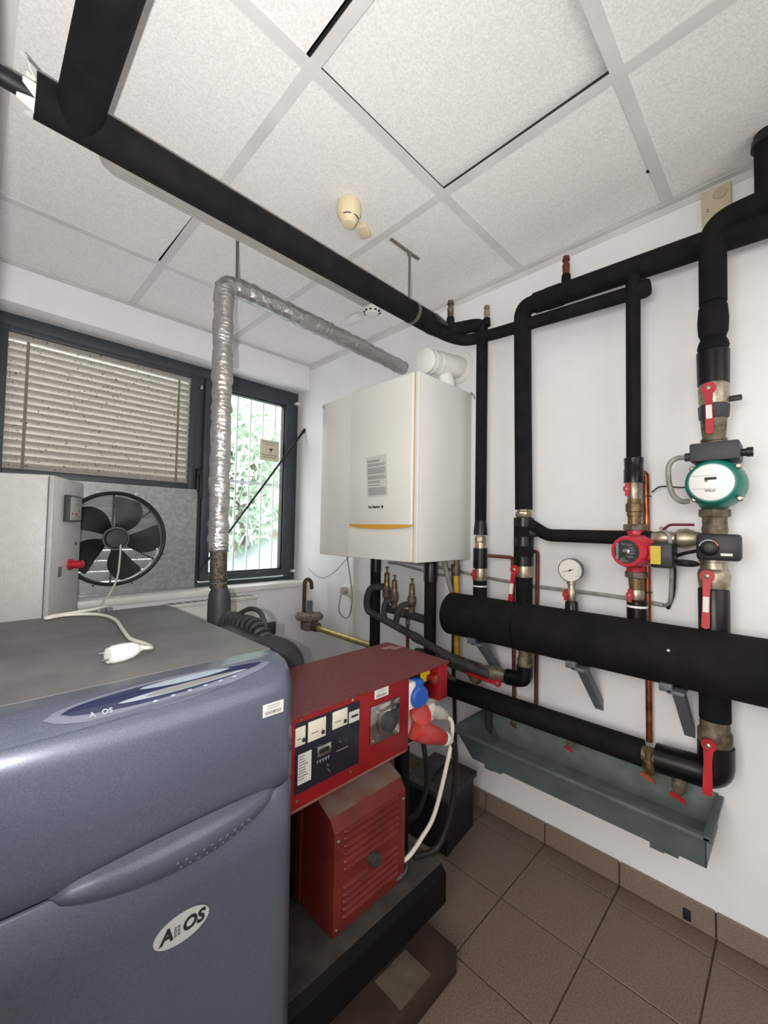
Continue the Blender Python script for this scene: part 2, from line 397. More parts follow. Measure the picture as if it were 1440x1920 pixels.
# right sash
for (a, b, c, d) in ((-.755, -.70, 1.0, 2.39), (-.125, -.052, 1.0, 2.39), (-.70, -.125, 2.34, 2.39), (-.70, -.125, 1.0, 1.045)):
    fr('sash_rail', a, b, c, d, .125, .20)
for (a, b, c, d) in ((-.70, -.69, 1.045, 2.34), (-.135, -.125, 1.045, 2.34), (-.69, -.135, 2.33, 2.34), (-.69, -.135, 1.045, 1.055)):
    fr('glazing_bead', a, b, c, d, .14, .185, BLACK, .001)
MB().box(-.70, -.125, .17, .176, 1.045, 2.34).build('pane', GLASS, win)
# left light with blind behind its own pane
for (a, b, c, d) in ((-1.80, -1.755, 1.600, 2.395), (-.842, -.80, 1.0, 2.395), (-1.755, -.842, 2.365, 2.395), (-1.755, -.842, 1.615, 1.655)):
    fr('sash_rail', a, b, c, d, .135, .20)
MB().box(-1.757, -.84, .15, .151, 1.652, 2.367).build('insect_screen', SCREEN, win)
MB().box(-1.757, -.84, .20, .206, 1.652, 2.367).build('pane', GLASS, win)
hd = fr('handle_plate', -.795, -.762, 1.60, 1.76, .118, .15, BLACK)
MB().box(-.788, -.768, .085, .118, 1.69, 1.715, .003).box(-.788, -.768, .078, .092, 1.56, 1.715, .004).build('handle_lever', BLACK, hd)
for z in (2.36, 1.02):
    fr('hinge_cap', -.042, -.008, z, z+.02, .112, .15, WPL, .004)
fr('latch_cap', -.79, -.772, 2.30, 2.325, .125, .15, CHROME, .003)
# venetian blind in the left light
vb = thing('venetian_blind', (-1.30, .178, 1.66), 'dirty white venetian blind behind a dusty insect screen in the left window', 'blind')
MB().box(-1.757, -.839, .155, .199, 2.335, 2.368, .003).build('head_rail', SLAT, vb)
nsl = 17
for k in range(nsl):
    z = 1.672 + k*.0395; rows = []
    for i in range(7):
        t = i/6-.5
        rows.append([(x, .180 - t*.030, z + t*.037) for x in (-1.756, -.840)])
        rows[-1] = [(x, y - .009*math.cos(PI*t), zz) for (x, y, zz) in rows[-1]]
    MB().slab(rows, (0, .0012, 0)).build('slat', SLAT, vb)
for x in (-1.675, -.915):
    MB().box(x-.007, x+.007, .158, .1595, 1.66, 2.34).build('ladder_tape', mat('tape_grey', (176, 168, 156), .8), vb)
MB().box(-1.756, -.840, .160, .196, 1.653, 1.668, .003).build('bottom_rail', SLAT, vb)
# sill
sl = MB().box(-1.86, -.0, -.035, .125, .925, .965, .008).build('window_sill', SILL, **S)
# exterior window bars
gr = thing('window_grille', (-.9, .33, .93), 'white vertical security bars outside the window', 'grille')
for x in [-.10-.1085*k for k in range(16)]:
    MB().cyl((x, .335, .93), (x, .335, 2.46), .007, seg=10).build('bar', GRILLE, gr)
for z in (.96, 1.72, 2.43): MB().box(-1.85, -.01, .342, .348, z-.012, z+.012).build('cross_bar', GRILLE, gr)
# paper notice on the pane
nt = thing('window_notice', (-.235, .166, 1.885), 'small yellowed paper notice taped to the right window pane', 'notice')
MB().box(-.318, -.155, .1665, .168, 1.885, 2.045).build('sheet', PAPERY, nt)
ln = MB()
for (z, x0, x1, h) in ((2.025, -.30, -.17, .006), (2.008, -.28, -.195, .006), (1.925, -.305, -.17, .007), (1.908, -.30, -.18, .006), (1.945, -.25, -.22, .005)):
    x = x0
    while x < x1:
        l = random.uniform(.008, .022); ln.box(x, min(x+l, x1), .1658, .1664, z, z+h); x += l+.004
ln.build('print', INKG, nt)
MB().prism([(-.25, .1664, 1.975), (-.215, .1664, 1.985), (-.205, .1664, 1.975), (-.222, .1664, 1.972), (-.218, .1664, 1.957), (-.226, .1664, 1.957), (-.235, .1664, 1.97)], (0, -.0006, 0)).build('pictogram', INK, nt)

# ------------------------------------------------------------------ outside
MB().box(-9, 9, .9, 14, -.5, -.2).build('ground', GROUND, **S)
hb = thing('pale_house', (2.5, 9.0, -.3), 'pale rendered house seen through the window behind the tree', 'building')
MB().box(-5, 7.5, 9, 12, -.3, 7.5).build('wall', BUILD, hb)
for (x, z) in ((1.6, 1.6), (3.8, 1.6), (6.0, 1.6), (1.6, 4.4), (3.8, 4.4), (6.0, 4.4)):
    f = MB().box(x-.55, x+.55, 8.95, 9.0, z, z+1.4, .01).build('window', WPL, hb)
    MB().box(x-.46, x+.46, 8.93, 8.95, z+.09, z+1.31).build('pane', mat('far_pane', (176, 196, 204), .2), f)
def tree(loc, hgt, rad, n, label):
    t = thing('leafy_tree', loc, label, 'tree'); L0 = Vector(loc)
    tr = MB(); tr.tube(spline([L0, L0+Vector((.05, 0, hgt*.35)), L0+Vector((-.06, .05, hgt*.62)), L0+Vector((.02, 0, hgt*.9))], 4), lambda u: .13*(1-.75*u), 10)
    for k in range(7):
        a = random.uniform(0, 2*PI); z = hgt*random.uniform(.3, .7); p = L0+Vector((0, 0, z)); e = p+Vector((math.cos(a)*rad*.8, math.sin(a)*rad*.8, random.uniform(.3, 1.0)))
        tr.tube([p, (p+e)/2+Vector((0, 0, .1)), e], lambda u: .05*(1-.8*u), 7)
    tr.build('trunk', BARK, t)
    lf = MB()
    for k in range(n):
        d = Vector((random.gauss(0, 1), random.gauss(0, 1), random.gauss(0, 1))).normalized()*rad*random.random()**.45
        c = L0+Vector((0, 0, hgt*.66))+Vector((d.x, d.y, d.z*1.15)); s = random.uniform(.06, .12)
        a = Vector((random.gauss(0, 1), random.gauss(0, 1), random.gauss(0, 1))).normalized(); b = a.orthogonal().normalized(); q = a.cross(b)
        vs = [lf.bm.verts.new(c+x) for x in (-a*s, b*s*.5+q*.01, a*s, -b*s*.5+q*.01)]; lf.bm.faces.new(vs)
    lf.build('foliage', LEAF, t, smooth=False, kind='stuff')
tree((1.05, 3.4, -.2), 3.9, 1.35, 4200, 'light green leafy tree just outside the right window')
tree((3.4, 6.4, -.2), 5.0, 1.6, 1800, 'paler leafy tree farther off outside the window')
car = thing('parked_car', (1.9, 3.0, -.2), 'pale blue car parked outside below the tree', 'car')
MB().prism([(0, 2.2, .1), (0, 2.2, .65), (.75, 2.2, .78), (1.25, 2.2, 1.18), (2.6, 2.2, 1.2), (3.2, 2.2, .8), (3.9, 2.2, .7), (3.9, 2.2, .1)], (0, 1.5, 0)).build('body', CARP, car)
MB().prism([(.85, 2.19, .80), (1.28, 2.19, 1.12), (2.55, 2.19, 1.13), (3.0, 2.19, .82)], (0, .02, 0)).build('side_window', mat('car_glass', (150, 176, 188), .1), car)
for x in (.75, 3.1):
    wh = MB().cyl((x, 2.17, .1), (x, 2.37, .1), .3, seg=24).build('wheel', BLACK, car)

# ================================================================== big machines first
# ------------------------------------------------------------------ grey compressor cabinet
gm = thing('compressor_cabinet', (-1.585, -1.42, 0), 'large grey machine cabinet with rounded front edge, blue display and oval badge', 'machine')
GX0, GX1 = -1.885, -1.30
def prof(a):        # the rounded shoulder, a in degrees from the lid (0) to the front (90)
    return (-1.79 - .08*math.sin(math.radians(a)), .985 + .08*math.cos(math.radians(a)))
def front_y(z): return -1.87 - .02*(.985-z)
def bulge(x): return 0.012*math.sin(PI*(x-GX0)/(GX1-GX0))
def shell(zlo, zhi, with_shoulder):
    pr = []
    if with_shoulder:
        pr += [(-1.755, 1.065, 0), (-1.775, 1.065, 0)] + [(*prof(a), a/90) for a in range(0, 91, 6)]
        pr += [(front_y(z), z, 1) for z in (.93, .87, .83, zlo+.004)] + [(front_y(zlo)+.006, zlo, 1)]
    else:
        pr += [(front_y(zhi)+.006, zhi, 1)] + [(front_y(zhi-.004-(zhi-zlo-.004)*k/6), zhi-.004-(zhi-zlo-.004)*k/6, 1) for k in range(7)]
    rows = []
    for (y, z, k) in pr:
        row = []
        for i in range(25):
            u = i/24; x = GX0 + (GX1-GX0)*u
            row.append((x, y - bulge(x)*k, z))
        # rounded right-hand corner
        row[-1] = (GX1, row[-1][1]+.012, z-(.004 if k < .3 else 0))
        row.append((GX1+.003, row[-1][1]+.03, z-(.012 if k < .3 else 0)))
        row.append((GX1+.003, -1.72, min(z, 1.055)))
        rows.append(row)
    return MB().grid(rows)
shell(.7885, 1.065, True).build('upper_front', GREYM, gm, ang=60)
shell(.04, .7865, False).build('lower_front', GREYM, gm, ang=60)
MB().box(GX0, GX1, -1.83, -.965, .04, 1.040, .006).build('body', GREYM, gm)
MB().box(GX0, GX1+.002, -1.752, -.955, 1.045, 1.066, .005).build('lid', GREYT, gm)
MB().box(GX0+.03, GX1-.03, -1.80, -1.0, 0, .05).build('plinth', BLACK, gm)
# curved display lens on the shoulder
def lens(x0, x1, a_top, a_bot, off, nu=28, nv=6):
    rows = []
    for i in range(nu+1):
        u = i/nu; x = x0+(x1-x0)*u; s = math.sin(PI*u)**.55 if 0 < u < 1 else 0
        am = a_top(u)*.5+a_bot(u)*.5; ah = (a_bot(u)-a_top(u))*.5*s; r = []
        for j in range(nv+1):
            a = am + ah*(2*j/nv-1); y, z = prof(a); n = Vector((0, -math.sin(math.radians(a)), math.cos(math.radians(a))))
            r.append((x, y - bulge(x)*a/90 + n.y*off, z + n.z*off))
        rows.append(r)
    return MB().grid(rows)
lens(-1.765, -1.345, lambda u: 8, lambda u: 58-12*u, .0016).build('display_surround', mat('display_surround', (122, 126, 140), .4), gm)
lens(-1.86, -1.44, lambda u: 50-6*u, lambda u: 57-8*u, .0045).build('moulded_lip', GREYM, gm)
dl = lens(-1.742, -1.362, lambda u: 14, lambda u: 48-14*u, .003).build('display_lens', NAVY, gm)
lens(-1.62, -1.44, lambda u: 15, lambda u: 26, .0038).build('display_window', PALE, dl)
lens(-1.66, -1.405, lambda u: 30-3*u, lambda u: 40-6*u, .0038).build('button_strip', PALE, dl)
lens(-1.615, -1.435, lambda u: 30-3*u, lambda u: 39-6*u, .0044).build('button_bar', mat('display_grey', (134, 134, 132), .4), dl)
for k in range(6):
    x = -1.60+.032*k; y, z = prof(44-k*1.3); MB().ball((x, y-.003-bulge(x)*.5, z+.003), .0042, 1.3, .6, .6, 10, 6).build('button', PALE, dl)
a = math.radians(40); yv = Vector((0, math.cos(a), math.sin(a)))
y, z = prof(43); text('A', .013, (-1.700, y-.0105, z+.006), XF, yv, PALE, dl, bold=True); text('OS', .013, (-1.678, y-.0105, z+.006), XF, yv, PALE, dl, bold=True)
# grip
rows = []
for i in range(29):
    u = i/28; x = -1.752+.400*u; s = max(math.sin(PI*u), 0)**.5; zt = .789+.021*s; zb = .787-.056*s*(1-.25*(.5-u)); r = []
    for j in range(11):
        v = j/10; y = front_y(.78) - bulge(x) + .004 - .032*s*math.sin(PI*min(1, v*.92+.04))**.7
        r.append((x, y, zt+(zb-zt)*v))
    rows.append(r)
gp = MB().grid(rows).build('grip', GREYM, gm, ang=70)
gd = MB()
for k in range(10):
    for q in range(2):
        x = -1.570+.016*k+.008*q; u = (x+1.752)/.400; s_ = max(math.sin(PI*u), 0)**.5; v = .60+.16*q
        zt = .789+.021*s_; zb = .787-.056*s_*(1-.25*(.5-u)); gd.ball((x, front_y(.78)-bulge(x)+.004-.032*s_*math.sin(PI*min(1, v*.92+.04))**.7, zt+(zb-zt)*v), .0036, 1, .6, 1, 8, 5)
gd.build('grip_dots', GREYM, gp, kind='stuff')
# oval badge
bd = MB(); yb = front_y(.625)-bulge(-1.55)-.001
bd.prism([(-1.55+.050*math.cos(2*PI*k/40), yb, .625+.0265*math.sin(2*PI*k/40)) for k in range(40)], (0, -.002, 0)); bd = bd.build('badge', mat('badge_silver', (206, 210, 208), .35), gm)
text('A', .032, (-1.578, yb-.0024, .625), XF, ZF, INK, bd, bold=True, shear=.15); text('OS', .032, (-1.530, yb-.0024, .625), XF, ZF, INK, bd, bold=True, shear=.15)
for q in range(3):
    for k in range(2): MB().box(-1.5645+.0062*k, -1.5600+.0062*k, yb-.0028, yb-.002, .6155+.0065*q, .6205+.0065*q).build('badge_square', INKG, bd)
def barcode(parent, c, xd, w_, h_):
    c = Vector(c); xd = Vector(xd); zz = Vector((0, 0, 1)); n = xd.cross(zz)
    M = Matrix((xd, zz, n)).transposed().to_4x4(); M.translation = c
    st = MB(M).box(-w_/2, w_/2, -h_/2, h_/2, 0, .0008).build('inventory_sticker', PAPER, parent)
    b = MB(M); x = -w_*.38
    while x < w_*.38:
        d = random.choice((.0006, .0012, .0016)); b.box(x, x+d, -h_*.36, -h_*.1, .0008, .0012); x += d+random.choice((.0006, .001, .0014))
    b.build('barcode', INKG, st, kind='stuff')
    b = MB(M)
    for z in (.10, .28): b.box(-w_*.3, w_*.3, h_*z, h_*z+.0012, .0008, .0012)
    b.build('print', INKG, st, kind='stuff')
barcode(gm, (-1.361, front_y(.969)-.0055, .969), XF, .052, .028)

# ------------------------------------------------------------------ red generating set
gs = thing('generating_set', (-.96, -1.55, .083), 'red generator with meter panel and louvred cover on a black base', 'generator')
base = MB().prism([(-1.275, -1.836, .085), (-1.275, -1.836, .185), (-1.275, -1.815, .205), (-1.275, -1.15, .205), (-1.275, -1.15, .085)], (.635, 0, 0))
base.build('base_tank', BSTEEL, gs)
MB().box(-1.27, -.645, -1.815, -1.16, .205, .2085).build('dust_layer', DUST, gs)
lv = MB(); pf = [(-1.77, .212), (-1.77, .500), (-1.748, .532), (-1.675, .566), (-1.60, .566), (-1.60, .212)]
lv.prism([(-1.088, y, z) for y, z in pf], (.302, 0, 0)); lv = lv.build('louvred_cover', LOUV, gs, ang=20)
MB().prism([(-1.090, -1.7485, .5335), (-1.090, -1.6745, .568), (-1.090, -1.60, .568), (-1.090, -1.60, .5665), (-1.090, -1.675, .5665), (-1.090, -1.748, .5325)], (.306, 0, 0)).build('dusty_top', LOUT, lv, smooth=False)
MB().box(-1.095, -1.089, -1.61, -1.585, .215, .56).build('edge_flange', LOUV, lv)
zs = [.492-.0215*k for k in range(6)] + [.333-.0205*k for k in range(5)]
lm = None
for z in zs:
    if lm is None:
        q = MB(); q.prism([(-.111, 0, -.007), (-.111, -.0075, -.0055), (-.111, -.0085, .001), (-.111, 0, .007)], (.222, 0, 0)); q.ball((-.111, 0, 0), .0075, 1, 1, .95, 10, 6); q.ball((.111, 0, 0), .0075, 1, 1, .95, 10, 6)
        lo = q.build('louvre', LOUV, lv); lm = lo.data
        for v in lm.vertices: v.co += wloc(lv)
        lo.location = Vector((-.937, -1.77, z)) - wloc(lv)
    else: inst('louvre', lm, (-.937, -1.77, z), lv)
MB().lathe((-.939, -1.77, .362), (0, -1, 0), [(0, .020), (.022, .020), (.026, .017)], 6).build('hex_knob', DUST, lv, ang=20)
for (x, z) in ((-1.075, .475), (-.798, .475), (-1.075, .228), (-.798, .228)):
    MB().lathe((x, -1.77, z), (0, -1, 0), [(0, .0055), (.003, .005), (.0045, .002)], 10).build('screw', CHROME, lv)
# engine and alternator block behind
MB().box(-1.24, -.72, -1.58, -1.20, .208, .66, .02).build('engine_block', BSTEEL, gs)
MB().cyl((-1.24, -1.42, .45), (-1.275, -1.42, .45), .16, .15, 28).build('alternator_end', BSTEEL, gs)
for x in (-1.255, -.725): MB().box(x, x+.04, -1.70, -1.66, .208, .68, .003).build('upright', BSTEEL, gs)
MB().box(-.80, -.74, -1.66, -1.60, .208, .66, .01).build('filter_housing', BLACK, gs)
# panel box
pb = MB(); pb.box(-1.28, -.85, -1.822, -1.54, .672, .905); pb.box(-.85, -.642, -1.70, -1.54, .672, .905); pb = pb.build('panel_box', GENR, gs)
MB().box(-1.285, -.845, -1.831, -1.823, .672, .906, .002).build('front_plate', GENR, pb)
MB().prism([(-1.285, -1.836, .905), (-1.285, -1.836, .913), (-1.285, -1.53, .916), (-1.285, -1.53, .905)], (.648, 0, 0)).build('lid', GENT, pb)
MB().box(-.690, -.640, -1.832, -1.72, .785, .905, .002).build('side_cheek', GENR, pb)
MB().box(-.85, -.66, -1.80, -1.70, .664, .671).build('lower_shelf', mat('beige_sheet', (150, 138, 126), .6), pb)
MB().box(-.845, -.692, -1.715, -1.702, .69, .90).build('socket_plate', BLACK, pb); MB().box(-.765, -.692, -1.794, -1.715, .84, .903).build('stop_housing', BLACK, pb)
MB().box(-1.285, -.86, -1.833, -1.829, .676, .681).build('dusty_lip', LOUT, pb)
wd_ = MB().box(-1.270, -1.058, -1.8325, -1.829, .716, .890, .001).build('meter_window', NAVY, pb)
wd_.data.materials[0] = mat('black_meter_board', (26, 28, 40), .3)
def meter(x, z, w_, h_):
    m_ = MB().box(x-w_/2, x+w_/2, -1.8345, -1.832, z-h_/2, z+h_/2, .001).build('meter', METER, wd_)
    MB().box(x-w_*.33, x+w_*.05, -1.8352, -1.8345, z-.006, z-.0045).build('needle', INK, m_)
    MB().lathe((x+w_*.33, -1.8345, z-h_*.25), (0, -1, 0), [(0, .0055), (.0015, .0055)], 14).build('dial_boss', INK, m_)
meter(-1.257, .857, .03, .046); meter(-1.206, .858, .056, .050); meter(-1.130, .862, .052, .046)
cn = MB().box(-1.098, -1.061, -1.8345, -1.832, .838, .868).build('counter', PAPERG, wd_); MB().box(-1.09, -1.066, -1.8352, -1.8345, .851, .857).build('counter_digits', INK, cn)
pl = MB().box(-1.262, -1.222, -1.8340, -1.832, .738, .812).build('rating_plate', PAPERG, wd_)
q = MB()
for k in range(9): q.box(-1.259, -1.259+random.uniform(.014, .03), -1.8346, -1.834, .805-.007*k, .8075-.007*k)
q.build('print', INKG, pl, kind='stuff')
ks = MB().box(-1.205, -1.160, -1.836, -1.832, .785, .812, .001).build('breaker', CHROME, wd_); MB().box(-1.197, -1.168, -1.8375, -1.836, .793, .804).build('breaker_toggle', BLACK, ks)
q = MB()
for k in range(5): q.box(-1.205+.009*k, -1.199+.009*k, -1.8336, -1.832, .774-.001*(k % 2), .7755); q.box(-1.203+.009*k, -1.2015+.009*k, -1.8336, -1.832, .768, .776)
q.build('faded_print', PALE, wd_, kind='stuff')
for (x, z) in ((-1.168, .752), (-1.163, .736), (-1.128, .800), (-1.108, .796)):
    MB().lathe((x, -1.832, z), (0, -1, 0), [(0, .0035), (.004, .003)], 10).build('indicator', CHROME, wd_)
MB().box(-1.14, -1.10, -1.8335, -1.832, .776, .7785).build('scale_mark', INKG, wd_)
for (x, z) in ((-1.255, .897), (-1.085, .899), (-1.085, .702), (-1.262, .700)):
    MB().lathe((x, -1.831, z), (0, -1, 0), [(0, .0045), (.002, .004)], 10).build('screw', CHROME, pb)
sw = MB().box(-1.016, -.892, -1.836, -1.831, .748, .858, .004).build('switch_plate', CHROME, pb)
q = MB().box(-.992, -.918, -1.846, -1.836, .768, .842, .004).build('switch_bezel', CHROME, sw)
MB().lathe((-.955, -1.846, .805), (0, -1, 0), [(0, .029), (.014, .027), (.016, .020), (.022, .008), (.023, .001)], 24).build('switch_knob', DKGREY, sw)
for (x, z) in ((-1.006, .848), (-.902, .848), (-1.006, .758), (-.902, .758)): MB().lathe((x, -1.836, z), (0, -1, 0), [(0, .004), (.003, .003)], 10).build('screw', CHROME, sw)
barcode(pb, (-.970, -1.8315, .888), XF, .058, .026)
# sockets and plugs in the recess
bs = MB().box(-.842, -.800, -1.830, -1.715, .795, .882, .006).build('blue_socket', WPL, pb)
q = MB(); q.lathe((-.800, -1.826, .833), (-.12, -1, -.08), [(0, .034), (.016, .036), (.022, .031), (.023, .010)], 24); q.box(-.812, -.786, -1.846, -1.80, .858, .888, .005); q.build('flap_lid', BLUE, bs)
rs = MB().box(-.842, -.780, -1.80, -1.715, .690, .790, .006).build('red_socket', WPL, pb)
MB().lathe((-.768, -1.812, .758), (-.05, -.72, .70), [(0, .040), (.008, .042), (.014, .038), (.016, .014)], 24).build('flap_lid', REDS, rs)
es = MB().lathe((-.722, -1.795, .876), (0, -1, 0), [(0, .026), (.003, .026)], 28).build('emergency_stop', YELS, pb)
MB().lathe((-.708, -1.798, .862), (.2, -1, 0), [(0, .010), (.020, .010), (.022, .018), (.034, .019), (.040, .014), (.042, .004)], 24).build('stop_button', mat('brown_red_button', (130, 34, 26), .4), es)
MB().box(-.70, -.655, -1.80, -1.74, .755, .785, .008).box(-.73, -.69, -1.80, -1.73, .735, .75, .006).build('cable_clamp', mat('dirty_white_plastic', (190, 182, 174), .6, var=.1, vscale=30), pb)
tl = MB(); tl.box(-.72, -.66, -1.60, -1.575, .9165, .9172); tl.box(-.70, -.65, -1.625, -1.603, .9165, .9172); tl.build('tape_strip', mat('old_tape', (150, 116, 112), .6), pb)

rp = thing('red_plug', (-.69, -1.83, .69), 'red industrial plug with white collar pushed into the generator socket', 'plug')
p0 = Vector((-.800, -1.815, .722)); p1 = Vector((-.606, -1.835, .622)); d = p1-p0
MB().lathe(p0, d, [(0, .034), (.03, .037), (.06, .036), (d.length*.72, .024), (d.length*.72+.004, .021)], 24).build('plug_body', REDS, rp)
MB().lathe(p0+d*.72, d, [(0, .022), (.012, .024), (.02, .022), (.045, .014)], 20).build('cable_collar', WPL, rp)
wp = thing('white_plug', (-.62, -1.80, .71), 'white angled mains plug on the generator beside the red plug', 'plug')
MB().lathe((-.69, -1.80, .742), (1, -.15, -.45), [(0, .026), (.03, .027), (.05, .022), (.075, .018), (.085, .009)], 18).build('plug_body', mat('dirty_white_plastic', (190, 182, 174)), wp)
MB().box(-.72, -.685, -1.815, -1.765, .715, .775, .006).build('plug_face', WPL, wp)
c = MB(); c.tube(spline([(-.618, -1.812, .706), (-.596, -1.822, .680), (-.600, -1.824, .62), (-.622, -1.822, .545), (-.662, -1.80, .379), (-.71, -1.782, .31), (-.775, -1.765, .262), (-.80, -1.70, .225)]), .0075, 10)
tag(c.build('white_flex', CABLEW), 'white mains flex hanging from the white plug down behind the louvred cover', 'cable')
c = MB(); c.tube(spline([(-.622, -1.834, .630), (-.600, -1.836, .606), (-.578, -1.826, .55), (-.560, -1.815, .47), (-.566, -1.80, .335), (-.612, -1.775, .222), (-.70, -1.74, .216)]), .011, 10)
tag(c.build('black_flex', CABLEB), 'thick black flex hanging from the red plug to the generator base', 'cable')
c = MB(); c.tube(spline([(-.645, -1.59, .75), (-.60, -1.60, .74), (-.565, -1.64, .60), (-.545, -1.66, .48), (-.535, -1.66, .36), (-.56, -1.64, .26), (-.60, -1.60, .21)]), .010, 10)
tag(c.build('black_flex', CABLEB), 'black cable loop hanging behind the white plug beside the trough', 'cable')
tr_ = thing('rocker_tray', (-.72, -1.70, .21), 'small dusty black tray lying on the generator base by the cables', 'tray')
MB().prism([(-.80+.10*math.cos(2*PI*k/20), -1.70+.06*math.sin(2*PI*k/20), .21) for k in range(20)], (0, 0, .012)).build('plate', DKGREY, tr_)
MB().torus((-.80, -1.70, .224), (0, 0, 1), .07, .005, 28, 6).build('rim', STEELG, tr_)

# wooden bearers on the floor
bm_ = thing('wooden_beam', (-.99, -1.88, 0), 'shade-darkened wooden beam on the floor under the front of the generator', 'beam', 'beams under the generator')
MB().box(-1.26, -.737, -1.952, -1.80, 0, .083, .006).build('timber', WOOD, bm_)
MB().box(-.99, -.86, -1.945, -1.845, .083, .0848).build('pale_shim', PLANK, bm_)
b2 = thing('wooden_beam', (-.99, -1.32, 0), 'shade-darkened wooden beam on the floor under the rear of the generator', 'beam', 'beams under the generator')
MB().box(-1.26, -.737, -1.40, -1.25, 0, .083, .006).build('timber', WOOD, b2)

# black battery box
bt = thing('battery_box', (-.27, -1.51, 0), 'black battery box with grey lid on the floor behind the generator', 'box')
q = MB(); q.prism([(-.14, -1.625, 0), (-.385, -1.655, 0), (-.40, -1.44, 0), (-.15, -1.41, 0)], (0, 0, .225)); q.build('case', BLACK, bt)
q = MB(); q.prism([(-.128, -1.635, .225), (-.395, -1.668, .225), (-.412, -1.43, .225), (-.138, -1.395, .225)], (0, 0, .022)); q = q.build('lid', mat('dusty_grey_plastic', (54, 54, 51), .7, var=.12, vscale=14), bt)
MB().tube([(-.34, -1.54, .247), (-.34, -1.54, .262), (-.22, -1.51, .262), (-.22, -1.51, .247)], .006, 8, .01).build('lid_handle', BLACK, bt)

# ------------------------------------------------------------------ dark duct and hoses behind the grey cabinet
dk = thing('air_cowl', (-1.19, -1.41, .90), 'dark grey curved cowl between the grey cabinet and the red generator', 'cowl')
rows = []
for i in range(13):
    a = PI/2*i/12; rows.append([(-1.20+.17*math.sin(a), y, .905+.125*math.cos(a)) for y in (-1.515, -1.50, -1.32, -1.30)])
MB().slab(rows, (-.004, 0, -.006)).build('hood', DKGREY, dk)
MB().box(-1.285, -1.195, -1.515, -1.30, .905, 1.030, .006).build('duct', DKGREY, dk)
q = MB(); q.prism([(-1.20, -1.512, .905)] + [(-1.20+.165*math.sin(PI/2*k/10), -1.512, .905+.120*math.cos(PI/2*k/10)) for k in range(11)], (0, .006, 0)); q.build('end_plate', DKGREY, dk)
hs = thing('corrugated_hose', (-1.19, -1.28, .97), 'black corrugated hose lying behind the grey cabinet lid', 'hose')
P_ = spline([(-1.13, -1.10, .96), (-1.15, -1.19, 1.02), (-1.16, -1.30, 1.03), (-1.165, -1.42, 1.035), (-1.17, -1.50, 1.0)], 10)
q = MB(); q.tube(P_, .026, 14); 
q.build('inner_hose', BLACK, hs)
rb = MB()
for k in range(2, len(P_)-1, 3): rb.torus(P_[k], P_[k+1]-P_[k-1], .026, .008, 18, 6)
rb.build('ribs', DKGREY, hs, kind='stuff')
c = MB(); c.tube(spline([(-1.18, -1.20, 1.0), (-1.155, -1.27, 1.055), (-1.15, -1.35, 1.088), (-1.145, -1.41, 1.085), (-1.145, -1.445, 1.05), (-1.15, -1.455, 1.02)]), .0085, 10)
tag(c.build('looped_hose', DKGREY), 'thin dark hose looping up behind the grey cabinet', 'hose')
bk = MB().box(-1.12, -1.05, -1.36, -1.345, .985, 1.03, .003); tag(bk.build('terminal_cover', BLACK), 'small square black cover behind the corrugated hose', 'cover')

# ------------------------------------------------------------------ foil wrapped exhaust
ex = thing('exhaust_pipe', (-1.118, -1.01, .90), 'silver foil wrapped exhaust pipe rising past the window and crossing to the wall', 'pipe')
MB().tube([(-1.125, -1.01, 1.27), (-1.135, -1.01, 2.405), (-1.05, -1.01, 2.415), (-.60, -1.01, 2.40), (-.30, -1.01, 2.385), (-.001, -1.01, 2.37)], .040, 20, .035, 8, rough=.006).build('foil_lagging', FOIL, ex, ang=180)
MB().tube([(-1.119, -1.01, 1.12), (-1.122, -1.01, 1.28)], .034, 20).build('braided_flex', MESHS, ex)
MB().lathe((-1.112, -1.01, .86), (0, 0, 1), [(0, .046), (.20, .046), (.235, .042), (.265, .030), (.285, .026), (.30, .034)], 24).build('rubber_sleeve', DKGREY, ex)
MB().torus((-1.119, -1.01, 1.142), (0, 0, 1), .030, .005, 24, 6).build('clamp', STEELG, ex)
rd = thing('hanger_rod', (-1.082, -1.012, 2.44), 'thin grey hanger rod from the ceiling to the foil exhaust', 'rod'); MB().cyl((-1.082, -1.012, 2.44), (-1.086, -1.012, 2.648), .006, seg=10).build('rod', ROD, rd); MB().cyl((-1.086, -1.012, 2.640), (-1.086, -1.012, 2.644), .016, seg=14).build('rod_plate', ROD, rd)

# ================================================================== pipework on the right wall
def bolt_lever(parent, c, length, dirv, label=True, w=.022, out=(-1, 0, 0), m=REDH, boss=.020):
    """a flat red lever: boss disc on the spindle and an arm along dirv"""
    c = Vector(c); d = Vector(dirv).normalized(); o = Vector(out); s = d.cross(o).normalized()
    q = MB(); q.lathe(c, o, [(0, boss), (.008, boss)], 18)
    a = c + o*.004
    q.prism([a - s*w*.55, a + s*w*.55, a + d*length*.3 + s*w*.42 + o*.008, a + d*length + s*w*.5 + o*.008, a + d*(length+.006) + o*.008, a + d*length - s*w*.5 + o*.008, a + d*length*.3 - s*w*.42 + o*.008], o*.006)
    lv_ = q.build('lever', m, parent)
    MB().lathe(c, o, [(.008, .008), (.014, .008), (.016, .004)], 6).build('spindle_nut', NICK, lv_)
    if label:
        b = c + d*length*.40 + o*.0195; e = c + d*length*.70 + o*.0195
        MB().prism([b - s*w*.36, b + s*w*.36, e + s*w*.36, e - s*w*.36], o*.0012).build('lever_label', PAPER, lv_)
    return lv_
